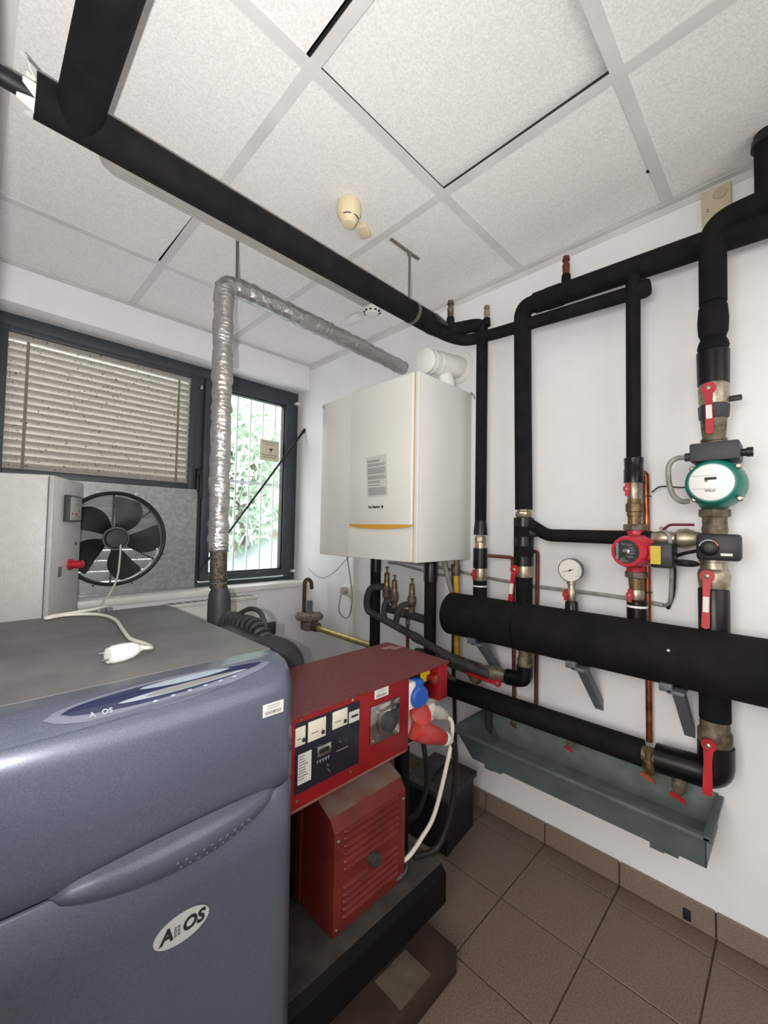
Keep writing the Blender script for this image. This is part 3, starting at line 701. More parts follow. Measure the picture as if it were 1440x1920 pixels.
def butterfly(parent, c, vert=True, out=(-1, 0, 0), m=REDH, k=1.0):
    c = Vector(c); o = Vector(out); z = Vector((0, 0, 1)) if vert else Vector((0, 1, 0)); s = z.cross(o)
    q = MB(); q.lathe(c, o, [(0, .013*k), (.010, .013*k)], 14)
    q.prism([c+o*.003-s*.007*k-z*.026*k, c+o*.003+s*.007*k-z*.026*k, c+o*.003+s*.005*k, c+o*.003+s*.007*k+z*.022*k, c+o*.003-s*.007*k+z*.022*k, c+o*.003-s*.005*k], o*.006)
    h = q.build('butterfly_handle', m, parent)
    MB().lathe(c, o, [(.010, .005*k), (.013, .004*k)], 8).build('handle_screw', NICK, h); return h
def vlathe(x, y, prof, seg=20):           # prof: (z, r)
    return MB().lathe((x, y, prof[0][0]), (0, 0, 1), [(z-prof[0][0], r) for z, r in prof], seg)
PX = -.10
# header
hd = thing('header_pipe', (-.16, -2.2, .87), 'thick black insulated header pipe running along the right wall', 'pipe')
MB().tube([(-.16, -1.505, .968), (-.16, -1.72, .968), (-.16, -1.90, .968), (-.16, -3.3, .968)], .100, 36).build('foam_jacket', RUB, hd)
MB().lathe((-.16, -1.505, .968), (0, 1, 0), [(-.004, .101), (.004, .096), (.010, .080), (.012, .02)], 36).build('end_cap', RUB, hd)
MB().lathe((-.16, -1.868, .968), (0, -1, 0), [(0, .1025), (.006, .1025)], 36).build('joint_band', TAPE, hd)
MB().ball((-.252, -2.42, 1.0), .006, .5, 1, 1).build('paint_blob', PAPERG, hd)
for y, t in ((-1.69, 'below the left end of the header pipe'), (-2.132, 'below the middle of the header pipe under the gauge'), (-2.435, 'below the header pipe beside the green pump riser')):
    b = thing('pipe_bracket', (-.1, y, .68), 'grey steel strut bracket '+t, 'bracket', 'header brackets')
    MB().box(-.235, -.155, y-.022, y+.024, .858, .870, .002).build('foot_plate', STEELG, b)
    MB().box(-.235, -.205, y+.010, y+.046, .862, .888, .002).build('channel_end', STEELG, b)
    MB().prism([(-.215, y-.017, .862), (-.172, y-.017, .862), (-.001, y-.017, .690), (-.001, y-.017, .650)], (0, .032, 0)).build('strut', STEELG, b)

# riser beside the boiler
rA = thing('insulated_riser', (PX, -1.627, 1.05), 'thin black insulated riser closest to the boiler', 'pipe')
MB().tube([(PX, -1.627, 1.395), (PX, -1.627, 2.395)], .0275, 18).build('foam_sleeve', RUB, rA)
vlathe(PX, -1.627, [(1.355, .034), (1.385, .032), (1.43, .027)]).build('tape_cuff', TAPE, rA)
vlathe(PX, -1.627, [(1.045, .033), (1.135, .033)]).build('lower_sleeve', RUB, rA)
vlathe(PX, -1.627, [(1.106, .0345), (1.113, .0345)]).build('white_ring', WPL, rA)
vA = thing('ball_valve', (PX, -1.627, 1.13), 'small nickel ball valve with red butterfly handle on the riser by the boiler', 'valve', 'ball valves on risers')
vlathe(PX, -1.627, [(1.318, .026), (1.335, .030), (1.352, .024)], 8).build('union_nut', NICK, vA)
vlathe(PX, -1.627, [(1.195, .034), (1.292, .034)]).build('tape_wrap', TAPE, vA)
vlathe(PX, -1.627, [(1.290, .028), (1.318, .026)]).build('collar', NICK, vA)
vlathe(PX, -1.627, [(1.130, .026), (1.145, .028), (1.160, .031), (1.18, .028), (1.197, .026)]).build('body', NICK, vA)
butterfly(vA, (PX-.026, -1.612, 1.165))

# second riser
rB = thing('insulated_riser', (PX, -1.85, 1.05), 'thick black insulated riser with the red lever valve left of the gauge', 'pipe')
MB().tube([(PX, -1.849, 1.475), (PX, -1.838, 2.405), (PX, -1.93, 2.405)], .0375, 20, .05, 8).build('foam_sleeve', RUB, rB)
vlathe(PX, -1.852, [(1.04, .036), (1.173, .036)]).build('lower_sleeve', RUB, rB)
for (a, b) in ((1.225, 1.265), (1.312, 1.352), (1.398, 1.437)): vlathe(PX, -1.849, [(a, .0435), (b, .0435)]).build('tape_band', TAPE, rB)
vlathe(PX, -1.849, [(1.224, .0425), (1.438, .0425)]).build('thick_sleeve', RUB, rB)
vB = thing('lever_valve', (PX, -1.851, 1.17), 'nickel ball valve with long red lever on the thick riser left of the gauge', 'valve', 'ball valves on risers')
vlathe(PX, -1.849, [(1.438, .032), (1.446, .037), (1.462, .037), (1.466, .030), (1.480, .033)], 8).build('union_nut', NICK, vB)
vlathe(PX, -1.851, [(1.168, .034), (1.185, .036), (1.21, .038), (1.226, .034)]).build('body', NICK, vB)
bolt_lever(vB, (PX-.036, -1.828, 1.207), .155, (0, .10, -1))

# branch between second riser and mixing valve
br = thing('insulated_branch', (PX, -2.1, 1.33), 'horizontal black insulated branch between the thick riser and the mixing valve', 'pipe')
MB().tube([(PX, -1.880, 1.408), (PX, -1.955, 1.362), (PX, -2.345, 1.360)], .0265, 18, .03, 6).build('foam_sleeve', RUB, br)
MB().tube([(PX, -1.885, 1.372), (PX, -1.925, 1.378)], .022, 14).build('tee_end', DKGREY, br)
bv = thing('lever_valve', (PX, -2.41, 1.34), 'nickel valve with thin purple red lever between the two pumps', 'valve')
MB().lathe((PX, -2.34, 1.362), (0, -1, 0), [(0, .022), (.02, .024), (.04, .030), (.06, .024), (.075, .022), (.085, .033), (.11, .036), (.135, .025), (.15, .022)], 16).build('body', NICK, bv)
MB().tube([(PX-.03, -2.385, 1.392), (PX-.035, -2.405, 1.41), (PX-.035, -2.475, 1.410)], .0045, 8, .01).build('lever', mat('purple_red_grip', (110, 22, 48), .5), bv)

# main flow pipe along the wall under the ceiling
mp = thing('insulated_main', (PX, -2.5, 2.32), 'thick black insulated pipe running level below the ceiling along the right wall', 'pipe')
MB().tube([(PX, -1.90, 2.405), (PX, -3.3, 2.350)], .044, 22).build('foam_sleeve', RUB, mp)
MB().lathe((PX, -1.895, 2.405), (0, -1, -.04), [(0, .034), (.02, .040), (.05, .043), (.06, .046), (.12, .046)], 22).build('elbow_cuff', RUB, mp)
lp = thing('insulated_lower_main', (PX, -2.0, 2.29), 'thinner black insulated pipe running just below the thick level pipe', 'pipe')
MB().tube([(-.40, -1.49, 2.345), (-.22, -1.505, 2.338), (-.125, -1.545, 2.333), (PX, -1.70, 2.330), (PX, -2.300, 2.298)], .0275, 18, .05, 6).build('foam_sleeve', RUB, lp)
MB().lathe((PX-.004, -2.295, 2.298), (0, -1, 0), [(0, .032), (.035, .034), (.05, .028), (.052, .01)], 16).build('end_cap', RUB, lp)

# third riser with the red pump
rC = thing('insulated_riser', (PX, -2.288, 1.05), 'thin black insulated riser above and below the red pump', 'pipe')
MB().tube([(PX-.02, -2.293, 2.345), (PX-.004, -2.289, 2.25), (PX, -2.287, 1.655)], .0245, 18).build('foam_sleeve', RUB, rC)
MB().ball((PX-.02, -2.293, 2.345), .0255).build('elbow_cap', RUB, rC)
vlathe(PX, -2.287, [(1.568, .033), (1.616, .033), (1.619, .031), (1.660, .0325), (1.664, .027)]).build('tape_cuff', TAPE, rC)
vlathe(PX, -2.295, [(1.04, .034), (1.128, .034), (1.132, .030)]).build('lower_sleeve', TAPE, rC)
vlathe(PX, -2.295, [(1.104, .0352), (1.112, .0352)]).build('white_ring', WPL, rC)
vC = thing('ball_valve', (PX, -2.287, 1.50), 'small nickel ball valve with red butterfly handle above the red pump', 'valve', 'ball valves on risers')
vlathe(PX, -2.287, [(1.506, .021), (1.520, .023), (1.54, .026), (1.555, .023), (1.568, .021)]).build('body', NICK, vC); butterfly(vC, (PX-.024, -2.272, 1.543))
vlathe(PX, -2.288, [(1.405, .022), (1.440, .022), (1.442, .025), (1.456, .025), (1.459, .029), (1.488, .029), (1.490, .024), (1.506, .023)], 16).build('brass_union', BRASS, vC)
vC2 = thing('ball_valve', (PX, -2.293, 1.13), 'small nickel ball valve with red butterfly handle below the red pump', 'valve', 'ball valves on risers')
vlathe(PX, -2.293, [(1.128, .023), (1.140, .026), (1.155, .027), (1.168, .024)]).build('body', NICK, vC2); butterfly(vC2, (PX-.026, -2.280, 1.150))
vlathe(PX, -2.293, [(1.168, .023), (1.190, .025), (1.212, .026)], 16).build('brass_union', BRASS, vC2)
pr_ = thing('circulation_pump', (-.14, -2.295, 1.23), 'red circulation pump with black round nameplate on the third riser', 'pump')
vlathe(PX, -2.290, [(1.388, .034), (1.390, .039), (1.410, .039), (1.412, .034)], 8).build('flange_nut', RUST, pr_)
vlathe(PX, -2.293, [(1.212, .033), (1.214, .038), (1.234, .038), (1.236, .033)], 8).build('flange_nut', RUST, pr_)
vlathe(PX, -2.291, [(1.235, .030), (1.255, .030), (1.275, .045), (1.31, .055), (1.345, .045), (1.37, .030), (1.388, .030)], 24).build('volute', REDP, pr_)
ax = Vector((-1, .14, 0)).normalized(); pc = Vector((-.120, -2.308, 1.313))
mh = MB().lathe(pc, ax, [(0, .060), (.035, .060), (.045, .056), (.095, .056), (.104, .052)], 36).build('motor_housing', REDP, pr_)
pd = MB().lathe(pc, ax, [(.100, .0415), (.1055, .0415)], 32).build('nameplate', mat('nameplate_black', (44, 44, 42), .5), pr_)
MB().lathe(pc, ax, [(.1055, .012), (.112, .0115), (.1135, .006)], 18).build('vent_screw', CHROME, pd)
fo = pc + ax*.1062; sx = ax.cross(Vector((0, 0, 1))); sx = -sx if sx.y > 0 else sx; zz = Vector((0, 0, 1))
q = MB()
for (u, v, l) in ((.010, .026, .018), (.016, .015, .016), (.018, .006, .018), (.018, -.004, .018), (.012, -.016, .020), (-.012, -.024, .014), (-.010, .028, .014), (-.008, -.032, .03)):
    for k in range(3):
        p = fo + sx*u + zz*(v-.004*k*.6); q.prism([p - sx*l/2, p + sx*l/2, p + sx*l/2 + zz*.0012, p - sx*l/2 + zz*.0012], ax*.0004)
q.build('print', INKG, pd, kind='stuff')
text('GRUNDFOS', .0105, fo - sx*.030, zz, -sx, PALE, pd, bold=True)
tb = MB().box(-.205, -.115, -2.425, -2.362, 1.262, 1.345, .006).build('terminal_box', BLACK, pr_)
MB().box(-.2065, -.204, -2.392, -2.362, 1.274, 1.336).build('yellow_label', mat('lime_label', (196, 176, 48), .5), tb)
MB().box(-.19, -.13, -2.375, -2.345, 1.285, 1.335, .005).build('box_neck', REDP, pr_)

# fourth riser with the green pump
rD = thing('insulated_riser', (PX, -2.525, 1.05), 'thickest black insulated riser through the green pump at the right edge', 'pipe')
MB().tube([(-.115, -2.530, 2.160), (-.120, -2.532, 2.425), (-.130, -2.64, 2.430), (-.14, -3.3, 2.400)], .0385, 20, .06, 8).build('foam_sleeve', RUB, rD)
vlathe(-.112, -2.529, [(2.040, .034), (2.060, .041), (2.10, .043), (2.145, .040), (2.160, .035)]).build('foam_sleeve', RUB, rD)
vlathe(-.108, -2.528, [(1.995, .038), (2.01, .044), (2.025, .041), (2.04, .035)]).build('foam_sleeve', RUB, rD)
vlathe(-.106, -2.527, [(1.885, .044), (1.995, .046), (2.0, .040)]).build('tape_cuff', TAPE, rD)
vlathe(PX, -2.520, [(1.04, .043), (1.195, .043), (1.20, .040)]).build('lower_sleeve', TAPE, rD)
MB().torus((-.115, -2.585, 2.36), (.9, .2, .2), .014, .0018, 18, 5).build('wire_loop', CABLEB, rD)
up_ = thing('insulated_stub', (-.14, -2.68, 2.43), 'short black insulated pipe going up into the ceiling at the right edge', 'pipe')
MB().tube([(-.13, -2.675, 2.42), (-.13, -2.675, 2.66)], .036, 18).build('foam_sleeve', RUB, up_); MB().lathe((-.13, -2.675, 2.60), (0, 0, 1), [(0, .036), (.008, .044), (.03, .042), (.042, .036)], 16).build('tape_cuff', TAPE, up_)
vD = thing('lever_valve', (-.105, -2.526, 1.72), 'dirty nickel ball valve with red lever above the green pump', 'valve', 'ball valves on risers')
vlathe(-.104, -2.527, [(1.815, .038), (1.83, .042), (1.87, .043), (1.888, .040)]).build('body', NICK, vD)
vlathe(-.104, -2.527, [(1.766, .037), (1.77, .041), (1.812, .0435), (1.816, .038)], 8).build('black_nut', DKGREY, vD)
vlathe(-.103, -2.526, [(1.678, .033), (1.690, .033), (1.692, .036), (1.699, .036), (1.70, .031), (1.74, .035), (1.766, .036)], 16).build('brass_tail', RUST, vD)
bolt_lever(vD, (-.104-.044, -2.520, 1.862), .150, (0, -.02, -1))
MB().box(-.11, -.09, -2.60, -2.565, 1.82, 1.836, .003).build('stop_pin', BLACK, vD)
pg = thing('circulation_pump', (-.14, -2.53, 1.41), 'green circulation pump with large white face on the right riser', 'pump')
vlathe(PX, -2.525, [(1.410, .034), (1.436, .034), (1.438, .043), (1.462, .043), (1.464, .036), (1.475, .034), (1.50, .034)], 8).build('union_nut', RUST, pg)
vlathe(PX, -2.525, [(1.465, .036), (1.49, .050), (1.54, .066), (1.60, .050), (1.66, .036), (1.68, .034)], 26).build('volute', GREEN, pg)
ax = Vector((-1, .05, 0)).normalized(); pc = Vector((-.115, -2.537, 1.542))
MB().lathe(pc, ax, [(0, .078), (.03, .080), (.07, .077), (.10, .070), (.108, .062)], 40).build('motor_housing', GREEN, pg)
fc = MB().lathe(pc, ax, [(.104, .0575), (.1105, .0575), (.112, .055)], 40).build('white_face', mat('pump_face', (240, 240, 238), .35), pg)
fo = pc + ax*.1125
for z in (.021, -.020):
    q = MB(); p = fo + zz*z; sd = Vector((0, -1, 0)); q.prism([p - sd*.048, p + sd*.048, p + sd*.048 + zz*.0009, p - sd*.048 + zz*.0009], ax*.0004); q.build('face_line', INKG, fc)
MB().box(fo.x-.0007, fo.x, fo.y-.014, fo.y+.016, fo.z+.008, fo.z+.016).build('face_display', INK, fc)
MB().box(fo.x-.0007, fo.x, fo.y+.008, fo.y+.016, fo.z+.002, fo.z+.009).build('face_display', INKG, fc)
q = MB()
for k in range(4): q.box(fo.x-.0007, fo.x, fo.y-.042, fo.y-.030+.003*k, fo.z+.012-.0065*k, fo.z+.014-.0065*k)
q.build('print', INKG, fc, kind='stuff')
text('WILO', .0105, (fo.x-.0004, fo.y+.002, fo.z-.0265), WR, ZF, INKG, fc, bold=True)
for (dy, dz) in ((.054, .048), (-.060, .048), (.050, -.052), (-.062, -.052)): MB().lathe(pc + Vector((-.085, dy, dz)), ax, [(0, .009), (.010, .009), (.014, .005)], 10).build('housing_bolt', NICK, pg)
MB().box(-.215, -.095, -2.600, -2.475, 1.612, 1.672, .006).build('terminal_box', DKGREY, pg)
MB().lathe((-.16, -2.600, 1.637), (0, -1, 0), [(0, .012), (.012, .012), (.013, .015), (.028, .015)], 12).build('cable_gland', BLACK, pg)
MB().lathe((-.16, -2.475, 1.637), (0, 1, 0), [(0, .014), (.02, .014)], 12).build('cable_gland', DKGREY, pg)
MB().tube(spline([(-.16, -2.455, 1.637), (-.16, -2.43, 1.636), (-.16, -2.41, 1.615), (-.158, -2.408, 1.565), (-.155, -2.418, 1.515), (-.145, -2.44, 1.490), (-.135, -2.462, 1.490)]), .0085, 10).build('flex_conduit', CABLEG, pg)
mv = thing('mixing_valve', (PX, -2.525, 1.29), 'black mixing valve actuator with round dial below the green pump', 'actuator')
vlathe(PX, -2.525, [(1.29, .034), (1.33, .038), (1.385, .034), (1.393, .036), (1.397, .036), (1.412, .033)], 18).build('valve_body', RUST, mv)
ab = MB().box(-.190, -.135, -2.598, -2.486, 1.296, 1.380, .010).build('actuator_box', BLACK, mv)
MB().lathe((-.190, -2.520, 1.336), (-1, 0, 0), [(0, .026), (.004, .025), (.012, .018), (.014, .010)], 24).build('dial', BLACK, ab)
for k in range(9):
    a = math.radians(20+17*k); c = Vector((-.1905, -2.520+.0225*math.cos(a), 1.336+.0225*math.sin(a)))
    MB().box(c.x-.006, c.x-.0035, c.y-.0035, c.y+.0035, c.z-.0035, c.z+.0035).build('dial_mark', mat('dial_grey_%d' % (k > 5), (170, 176, 190) if k <= 5 else (190, 110, 100), .5), ab)
MB().box(-.1912, -.1898, -2.578, -2.549, 1.312, 1.320).build('white_label', PAPER, ab)
vE = thing('lever_valve', (PX, -2.52, 1.20), 'nickel ball valve with red lever between the mixing valve and the header', 'valve', 'ball valves on risers')
vlathe(PX, -2.521, [(1.195, .038), (1.215, .043), (1.245, .045), (1.262, .040), (1.264, .037), (1.285, .037), (1.287, .041), (1.296, .041)], 20).build('body', NICK, vE)
bolt_lever(vE, (PX-.046, -2.510, 1.242), .165, (0, .03, -1))
lw = thing('insulated_drop', (PX, -2.52, .55), 'black insulated pipe dropping below the header to the return pipe elbow', 'pipe')
vlathe(PX, -2.519, [(.770, .043), (.90, .043)]).build('foam_sleeve', RUB, lw)
vlathe(PX, -2.520, [(.625, .050), (.690, .050)]).build('tape_wrap', TAPE, lw)
vF = thing('lever_valve', (PX, -2.518, .68), 'worn nickel ball valve with long red lever below the header at the right', 'valve', 'ball valves on risers')
vlathe(PX, -2.518, [(.680, .040), (.695, .047), (.73, .047), (.742, .040), (.755, .041), (.772, .038)], 20).build('body', RUST, vF)
bolt_lever(vF, (PX-.048, -2.508, .700), .150, (0, .02, -1), label=False, w=.026)

# return pipe
rt_ = thing('return_pipe', (PX, -2.0, .54), 'black insulated return pipe running along the wall above the grey trough', 'pipe')
MB().tube([(PX, -2.31, .580), (PX, -1.30, .580)], .0465, 22).build('foam_sleeve', RUB, rt_)
MB().tube([(PX, -2.520, .66), (PX, -2.520, .590), (PX, -2.355, .582)], .049, 22, .055, 8).build('taped_elbow', TAPE, rt_)
MB().tube([(PX, -2.36, .582), (PX, -2.30, .580)], .028, 16).build('bare_pipe', RUST, rt_)

# copper tubes behind the header
def copper(pts, label, m=COPPER, r=.0095, low=None):
    t = thing('copper_tube', (pts[-1][0], pts[-1][1], pts[-1][2]), label, 'pipe', 'copper drain tubes'); MB().tube(pts, r, 12, .018, 6).build('tube', m, t); return t
copper([(-.095, -1.655, 1.257), (-.06, -1.70, 1.254), (-.03, -1.760, 1.252), (-.03, -1.772, .50)], 'thin red brown drain tube left of the thick riser', COPD, .0085)
copper([(-.05, -1.875, 1.287), (-.03, -1.882, 1.285), (-.03, -1.876, .56)], 'thin red brown drain tube right of the thick riser', COPD, .0085)
cc = copper([(-.05, -2.285, 1.612), (-.034, -2.312, 1.610), (-.032, -2.317, .60)], 'copper drain tube right of the red pump', COPPER, .0115)
for z in (1.52, 1.155): MB().torus((-.032, -2.316, z), (0, 0, 1), .0125, .0018, 16, 5).build('cable_tie', CABLEB, cc)
def drain_cock(c, label, m=mat('orange_brown_handle', (150, 70, 46), .5), s=1.0, body=NICK):
    c = Vector(c); t = thing('drain_cock', c, label, 'valve', 'drain cocks over the trough')
    MB().lathe(c+Vector((0, 0, -.025*s)), (0, 0, 1), [(0, .010*s), (.012*s, .015*s), (.03*s, .015*s), (.034*s, .011*s), (.055*s, .011*s)], 14).build('body', body, t)
    MB().prism([c+Vector((-.014*s, .016*s, -.026*s)), c+Vector((-.014*s, .013*s, -.018*s)), c+Vector((-.014*s, 0, -.021*s)), c+Vector((-.014*s, -.015*s, -.028*s)), c+Vector((-.014*s, -.016*s, -.036*s)), c+Vector((-.014*s, 0, -.030*s))], (-.007*s, 0, 0)).build('handle', m, t); return t
drain_cock((-.03, -1.772, .505), 'small drain cock with dark handle inside the left of the trough', m=mat('brown_handle', (104, 60, 52), .5))
drain_cock((PX, -2.052, .530), 'small drain cock with red handle under the middle of the return pipe', m=REDH)
drain_cock((-.115, -2.334, .560), 'brass drain cock with orange handle where the copper tube meets the return pipe', s=1.5, body=BRASS)
dc = drain_cock((PX, -2.418, .520), 'nickel drain cock with red handle under the right end of the return pipe', m=REDH, s=1.4)

# pressure gauge
ga = thing('pressure_gauge', (-.13, -2.06, 1.06), 'round white pressure gauge standing on the header pipe', 'gauge')
vlathe(-.13, -2.070, [(1.055, .026), (1.095, .024), (1.10, .020)]).build('stub', TAPE, ga)
vlathe(-.13, -2.070, [(1.098, .014), (1.11, .019), (1.14, .019), (1.15, .014), (1.165, .014), (1.167, .018), (1.18, .018)], 12).build('gauge_cock', NICK, ga)
butterfly(ga, (-.150, -2.056, 1.127), k=.9)
ax = Vector((-.9, -.02, -.05)).normalized(); gc = Vector((-.115, -2.068, 1.225))
cs = MB().lathe(gc, ax, [(0, .046), (.022, .048), (.027, .048), (.0275, .044)], 36).build('case', STEELG, ga)
MB().lathe(gc, ax, [(.0270, .0440), (.0285, .0440)], 36).build('dial_face', PAPER, cs)
q = MB(); fo = gc + ax*.0286; sd = Vector((0, -1, 0))
for k in range(25):
    a = math.radians(-45+270*k/24); d = -sd*math.cos(a)+zz*math.sin(a); s_ = d.cross(ax); r0 = .034 if k % 4 else .030
    q.prism([fo+d*r0-s_*.0005, fo+d*r0+s_*.0005, fo+d*.039+s_*.0005, fo+d*.039-s_*.0005], ax*.0003)
q.build('dial_ticks', INK, cs, kind='stuff')
d = (-sd*1.0 - zz*.28).normalized(); s_ = d.cross(ax)
MB().prism([fo-d*.012-s_*.0018, fo-d*.012+s_*.0018, fo+d*.032+s_*.0005, fo+d*.032-s_*.0005], ax*.0008).build('needle', INK, cs)
MB().lathe(fo, ax, [(0, .004), (.0015, .004)], 12).build('needle_hub', INK, cs)
MB().lathe((-.122, -2.070, 1.178), (0, 0, 1), [(0, .008), (.01, .008)], 10).build('stem', BRASS, ga)

# air vents
def vent(c, h, r, label, m=BRASS):
    t = thing('air_vent', c, label, 'valve', 'air vents on the high pipes')
    vlathe(c[0], c[1], [(c[2], r*1.25), (c[2]+h*.35, r*1.1), (c[2]+h*.38, r*.9)]).build('rubber_base', RUB, t)
    vlathe(c[0], c[1], [(c[2]+h*.36, r*.85), (c[2]+h*.72, r*.95), (c[2]+h*.74, r*.7), (c[2]+h*.84, r*.7), (c[2]+h*.86, r), (c[2]+h, r*.8)], 14).build('vent_body', m, t)
vent((-.185, -1.495, 2.40), .135, .017, 'dark brass air vent where the ceiling pipe meets the wall pipes', RUST)
vent((PX, -1.652, 2.385), .10, .015, 'pale brass air vent above the riser closest to the boiler', NICK)
vent((PX, -2.036, 2.432), .125, .016, 'reddish air vent on the thick level pipe near the ceiling', mat('red_brown_vent', (104, 52, 44), .5, .3))

# ------------------------------------------------------------------ ceiling pipe
cp = thing('ceiling_pipe', (-1.0, -1.48, 2.33), 'thick black insulated pipe hung across the room under the ceiling', 'pipe')
MB().tube([(-1.795, -1.48, 2.372), (-.34, -1.482, 2.372)], .0470, 22).build('foam_sleeve', RUB, cp)
MB().tube([(-1.713, -1.49, 2.372), (-1.713, -3.4, 2.372)], .0470, 22).build('foam_branch', RUB, cp)
MB().tube([(-.35, -1.482, 2.372), (-.20, -1.490, 2.378), (-.15, -1.53, 2.395), (-.105, -1.60, 2.405), (PX, -1.63, 2.385)], .032, 16, .04, 6).build('wall_branch', RUB, cp)
MB().lathe((-.47, -1.482, 2.372), (1, 0, 0), [(0, .049), (.02, .049)], 22).build('metal_strap', mat('strap_steel', (120, 116, 110), .4, .7), cp)
MB().lathe((-.34, -1.482, 2.372), (1, 0, 0), [(0, .047), (.02, .050), (.10, .042), (.12, .03)], 22).build('tape_cuff', TAPE, cp)
MB().lathe((-1.90, -1.48, 2.372), (1, 0, 0), [(0, .020), (.10, .020), (.13, .036)], 16).build('bare_stub', BLACK, cp)
for k in range(7):
    a = math.radians(60+36*k); p = Vector((-1.795, -1.48+.040*math.cos(a), 2.372+.046*math.sin(a))); e = p+Vector((-.016-.008*(k % 3), .010*math.cos(a)-.008, .010*math.sin(a)+.004)); t_ = Vector((0, -math.sin(a), math.cos(a)))*.014
    MB().prism([p-t_, p+t_, e+t_*.5, e-t_*.2], (.003, .002, .003)).build('torn_flap', mat('torn_white_wrap', (236, 234, 230), .7), cp, smooth=False)
rd = thing('hanger_rod', (-.484, -1.478, 2.41), 'thin grey hanger rod holding the ceiling pipe near the wall', 'rod'); MB().cyl((-.484, -1.480, 2.40), (-.482, -1.478, 2.66), .005, seg=10).build('rod', ROD, rd)
q = MB(); q.box(-.61, -.42, -1.488, -1.474, H-.003, H+.0036); q.build('ceiling_strip', mat('brown_strip', (120, 108, 98), .8), rd)
MB().lathe((-.483, -1.478, H-.02), (0, 0, 1), [(0, .005), (.016, .011), (.018, .011)], 12).build('rod_nut', ROD, rd)
# linear luminaire on the ceiling, mostly hidden by the pipe
lu = thing('linear_luminaire', (-1.0, -1.19, 2.57), 'unlit grey ribbed linear luminaire on the ceiling behind the black pipe', 'light fitting')
MB().box(-1.59, -.40, -1.215, -1.095, 2.605, 2.6435, .004).build('housing', SILL, lu)
q = MB(); q.prism([(-1.612, -1.215, 2.610), (-1.595, -1.215, 2.576), (-1.565, -1.215, 2.560), (-.425, -1.215, 2.560), (-.395, -1.215, 2.576), (-.378, -1.215, 2.610)], (0, .120, 0)); q.build('diffuser', mat('grey_diffuser', (178, 174, 168), .35, var=.04, vscale=8), lu, ang=25)
for k in range(7): MB().box(-1.56, -.43, -1.21+.0175*k, -1.205+.0175*k, 2.5575, 2.5605).build('diffuser_rib', mat('grey_diffuser', (178, 174, 168)), lu)

# ------------------------------------------------------------------ grey trough
ty = thing('drip_trough', (-.14, -2.06, .36), 'long grey metal trough mounted on the wall under the return pipe', 'trough')
def sheet(name, pts, m, th=(0, 0, .003)): return MB().prism(pts, th).build(name, m, ty, smooth=False)
sheet('front_wall', [(-.270, -1.61, .480), (-.270, -2.515, .480), (-.252, -2.512, .372), (-.252, -1.69, .372)], TRAY, (.003, 0, 0))
sheet('back_wall', [(-.012, -1.61, .490), (-.012, -2.515, .490), (-.012, -2.512, .372), (-.012, -1.69, .372)], TRAYIN, (.004, 0, 0))
sheet('bottom', [(-.252, -1.69, .372), (-.012, -1.69, .372), (-.012, -2.512, .372), (-.252, -2.512, .372)], TRAYIN, (0, 0, .003))
sheet('left_end', [(-.270, -1.61, .480), (-.012, -1.61, .490), (-.012, -1.69, .372), (-.252, -1.69, .372)], TRAY, (0, -.004, 0))
sheet('right_end', [(-.270, -2.515, .480), (-.012, -2.515, .490), (-.012, -2.512, .372), (-.252, -2.512, .372)], TRAY, (0, .004, 0))
MB().box(-.290, -.266, -2.525, -1.595, .470, .483, .002).build('front_rim', TRAY, ty); MB().box(-.29, -.01, -1.605, -1.590, .472, .484, .002).build('end_rim', TRAY, ty); MB().box(-.29, -.01, -2.530, -2.508, .472, .486, .002).build('end_rim', TRAY, ty)
for y in (-1.80, -2.42):
    MB().box(-.235, -.01, y-.018, y+.018, .350, .372).box(-.235, -.20, y+.02, y+.06, .345, .371).build('support', TRAY, ty)
    MB().box(-.03, -.002, y-.02, y+.016, .285, .352).build('support_leg', TRAY, ty)
MB().lathe((-.20, -1.745, .378), (.3, -.8, -.3), [(0, .02), (.02, .035), (.05, .035), (.06, .02)], 14).build('outlet', DKGREY, ty)
MB().tube([(-.06, -1.655, .60), (-.06, -1.655, .40)], .016, 12).build('inlet_tube', DKGREY, ty)
pl = thing('floor_pad', (-.02, -2.42, .02), 'small dark pad stuck on the skirting below the trough', 'pad'); MB().box(-.018, -.012, -2.435, -2.412, .015, .052, .002).build('pad', BLACK, pl)

# ================================================================== boiler
bo = thing('wall_boiler', (-.21, -1.27, 1.225), 'white wall-hung gas boiler with amber trim lines and paper notice', 'boiler')
MB().box(-.424, -.002, -1.508, -1.036, 1.225, 2.104, .006).build('casing', BOILS, bo)
MB().box(-.436, -.424, -1.508, -1.487, 1.225, 2.104, .003).build('front_edge', BOIL, bo)
MB().box(-.430, -.424, -1.4865, -1.480, 1.228, 2.100).build('amber_line', YEL, bo)
MB().box(-.430, -.424, -1.044, -1.037, 1.228, 1.392).build('amber_line', YEL, bo)
fp = MB().box(-.446, -.426, -1.479, -1.046, 1.397, 2.102, .004, 3).build('front_door', BOIL, bo)
MB().prism([(-.446, -1.479, 1.228), (-.446, -1.479, 1.335), (-.441, -1.479, 1.366), (-.430, -1.479, 1.388), (-.426, -1.479, 1.388), (-.426, -1.479, 1.228)], (0, .433, 0)).build('lower_panel', BOIL, bo, ang=25)
q = MB(); n = 14
q.prism([(-.440, -1.478+.432*k/n, 1.3975) for k in range(n+1)] + [(-.440, -1.046-.432*k/n, 1.392-.016*math.sin(PI*k/n)**.6 if 0 < k < n else 1.392) for k in range(n+1)], (-.0072, 0, 0)); q.build('amber_recess', YEL, bo)
